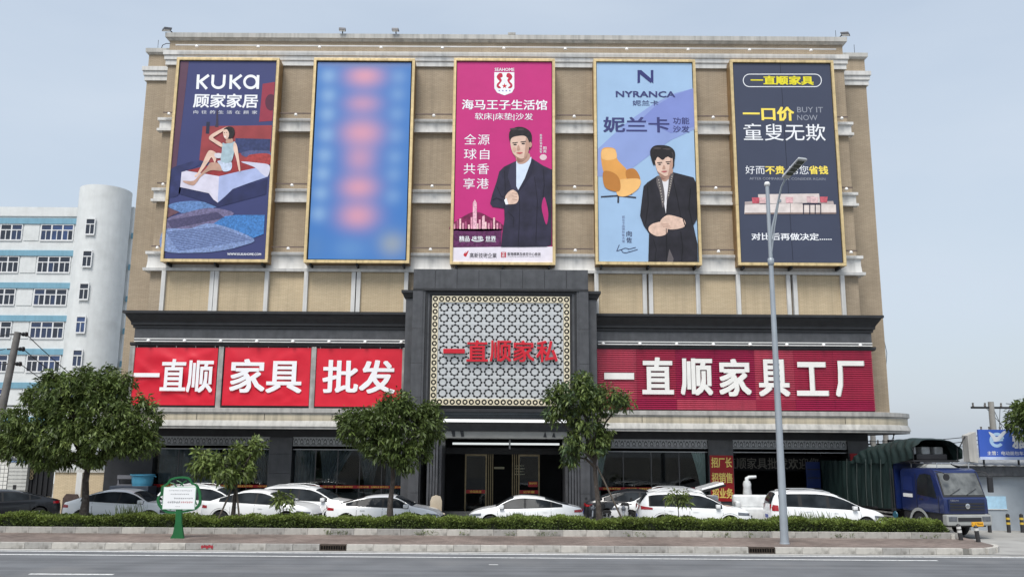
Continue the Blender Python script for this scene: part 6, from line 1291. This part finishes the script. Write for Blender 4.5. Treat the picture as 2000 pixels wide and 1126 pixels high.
T3 = [lb(770,820,33.4,1.1,1.0,.75,B),lb(710,835,33.3,.85,.8,.65,B),lb(830,830,33.3,.65,.75,.7,B),lb(775,790,33.6,.7,.7,.5,B),lb(760,870,33.1,.7,.7,.6,B),lb(815,880,33.3,.55,.6,.45,B),lb(690,815,33.5,.55,.6,.4,B),lb(735,870,33.3,.5,.6,.4,B),lb(835,800,33.5,.4,.5,.35,B),lb(790,905,33.2,.4,.45,.3,B)]
tree('street_tree', 'medium dark green tree in the hedge left of the portal', B, [(0,0,0),(-.02,0,.9),(.06,0,1.8),(.02,0,2.5)], T3, 760, 16, .2, (leafA,leafB,leafA), 8, .12, 'street trees along the hedge')
B = (3.25,33.4,.33)
T4 = [lb(1130,770,33.4,.85,.8,.6,B),lb(1180,780,33.3,.75,.75,.55,B),lb(1095,775,33.5,.6,.6,.5,B),lb(1140,820,33.3,.6,.6,.5,B),lb(1120,865,33.2,.4,.4,.4,B),lb(1165,870,33.4,.45,.5,.4,B),lb(1215,785,33.4,.38,.4,.35,B),lb(1085,810,33.3,.35,.4,.3,B),lb(1115,890,33.3,.3,.35,.3,B),lb(1180,845,33.4,.35,.4,.3,B),lb(1140,745,33.6,.4,.4,.3,B)]
tree('street_tree', 'medium glossy green tree right of the portal with an open crown', B, [(.1,0,0),(.05,0,.9),(-.05,0,1.9),(-.1,0,2.9)], T4, 480, 16, .2, (leafmat('leaf cool', (.068,.108,.045)),leafA,leafC), 12, .12, 'street trees along the hedge', .2)
B = (23.0,36.5,.012)
tree('street_tree', 'dark tree crown cut off by the right edge', B, [(0,0,0),(0,0,2),(.1,0,3.6)], [((0,0,4.9),(1.7,1.5,1.1)),((-1.2,0,4.6),(.9,.9,.8)),((.8,.3,5.4),(1.2,1.2,.8)),((-1.4,-.2,5.1),(.55,.6,.5))], 520, 16, .24, (leafA,leafB), 21, .15, 'street trees along the hedge')
for x, h, lab, sd in ((-8.5,1.25,'thin sapling in front of the white crossover nose',31),(6.25,1.5,'thin sapling in front of the white compact crossover',32)):
    B = (x,33.3,.33); tree('sapling', lab, B, [(0,0,0),(.03,0,h*.45),(-.02,0,h*.75)], [((0,0,h*.9),(.3,.25,.14)),((.2,0,h*.78),(.2,.2,.12)),((-.2,0,h*.8),(.18,.2,.1))], 26, 11, .2, (leafC,), sd, .022, 'saplings in the hedge', .1)
stk_m = mat('stake timber', (.09,.075,.06), .9, var=.3, vs=9)
for x0, y0, x1, z1, lab in ((-10.95,33.0,-10.42,1.9,'dark stake propping the young tree from its left'),(-9.98,33.1,-10.32,1.85,'dark stake propping the young tree from its right'),(4.35,32.95,3.25,2.7,'long timber stake leaning from the hedge against the open crowned tree')):
    tag(MB().tube([(x0,y0,.3),(x1,33.35,z1)], .035, 8).build('tree_stake', stk_m), lab, 'stake', 'tree stakes')
# hedge: dense leafy band on a dark twig core
rg = np.random.default_rng(44); hx0, hx1 = -19.2, 16.1
def htop(x): return .78+.045*np.sin(x*1.3)+.04*np.sin(x*3.1+1)+.03*np.sin(x*7.7)
n = 64000; X = rg.uniform(hx0,hx1,n); face = rg.random(n)
zt_ = htop(X); Y = np.where(face < .55, 32.84+np.abs(rg.normal(0,.07,n)), rg.uniform(32.84,33.95,n)); Z = np.where(face < .55, .3+(zt_-.3)*np.sqrt(rg.random(n)), zt_-np.abs(rg.normal(0,.05,n)))
ed = np.minimum(X-hx0, hx1-X); Z = np.where(ed < .35, .3+(Z-.3)*np.sqrt(np.clip(ed/.35,.1,1)), Z); Y = np.where(face < .55, Y-.06*np.sin(X*2.1)-.05*np.sin(X*5.3+Z*4), Y)
cent = np.stack([X,Y,Z],1)
def small(cent, size, rg, up=.5):
    n = len(cent); d = rg.normal(0,1,(n,3)); d[:,2] += up; d[:,1] -= .4; d /= np.linalg.norm(d,axis=1,keepdims=True); w = np.cross(d, rg.normal(0,1,(n,3))); w /= np.linalg.norm(w,axis=1,keepdims=True)+1e-6; L_ = size*rg.uniform(.6,1.4,(n,1))
    return np.stack([cent, cent+d*L_*.5+w*L_*.27, cent+d*L_, cent+d*L_*.5-w*L_*.27],1).reshape(-1,3)
hedge = thing('hedge', 'long clipped green hedge between the pavement and the parked cars', 'hedge', (0,33.4,.33))
core = MB(); k = 120
for i in range(k+1):
    x = hx0+.15+(hx1-hx0-.3)*i/k; z = float(htop(x))-.1
    core.v += [(x,32.98,.3),(x,32.96,z-.05),(x,33.1,z),(x,33.8,z),(x,33.9,.3)]
for i in range(k):
    for j in range(4): q = i*5+j; core.f.append((q,q+5,q+6,q+1))
core.build('twig_core', mat('hedge core', (.018,.024,.011), .95, var=.4, vs=20, bump=1, bs=40), hedge)
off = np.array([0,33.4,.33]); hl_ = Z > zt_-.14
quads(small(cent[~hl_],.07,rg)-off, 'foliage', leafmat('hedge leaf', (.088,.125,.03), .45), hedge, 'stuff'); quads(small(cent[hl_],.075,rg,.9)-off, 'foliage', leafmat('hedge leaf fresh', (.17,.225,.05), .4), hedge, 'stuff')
gr = []
for cx, sp_, k, h in ((-14.2,.5,90,.42),(.2,1.0,160,.22),(2.2,.5,60,.2),(11.2,.8,110,.35),(-2.0,.6,60,.2),(5.0,1.0,50,.18),(14.5,.8,50,.15)):
    for _ in range(k):
        x = rg.normal(cx,sp_*.5); y = rg.uniform(32.9,33.6); z = float(htop(x))-.08; a = rg.uniform(0,6.28); l = h*rg.uniform(.6,1.3); w = .012; dx, dy = math.cos(a)*l*.35, math.sin(a)*l*.35
        gr += [(x-w,y,z),(x+w,y,z),(x+w*.6+dx*.5,y+dy*.5,z+l*.6),(x+dx,y+dy,z+l)]
quads(np.array(gr)-off, 'grass_blade', leafmat('grass', (.11,.15,.05), .3), hedge, 'stuff')
wd = []
for _ in range(420):
    x = rg.uniform(-9,16); 
    if math.sin(x*1.7)+math.sin(x*4.1+2) < .6: continue
    for q in range(6): wd.append((x+rg.normal(0,.06), 32.58+rg.uniform(-.02,.01), .2+rg.uniform(0,.14)))
o = quads(small(np.array(wd),.05,rg), 'kerb_weeds', leafC); tag(o, 'small weeds growing in the planter kerb joints', 'weeds', kind='stuff')
# far greenery and low roofs beyond the canopy end
rgx = np.random.default_rng(77)
for x, y, h, lab in ((21.5,62,2.6,'distant bush seen under the canopy end'),(25.5,66,2.4,'distant bush behind the truck tarpaulin')):
    c = np.stack([x+rgx.normal(0,1.3,160), y+rgx.normal(0,.7,160), .6+rgx.random(160)*h],1); t = thing('bush', lab, 'bush', (x,y,0), group='distant bushes', local=True)
    quads(leaves(c-np.array([x,y,0]), 12, .28, rgx, (0,0,h/2)), 'foliage', leafA, t); MB().tube([(0,0,0),(0,0,h*.6)], .06, 6).build('stem', barkd, t)
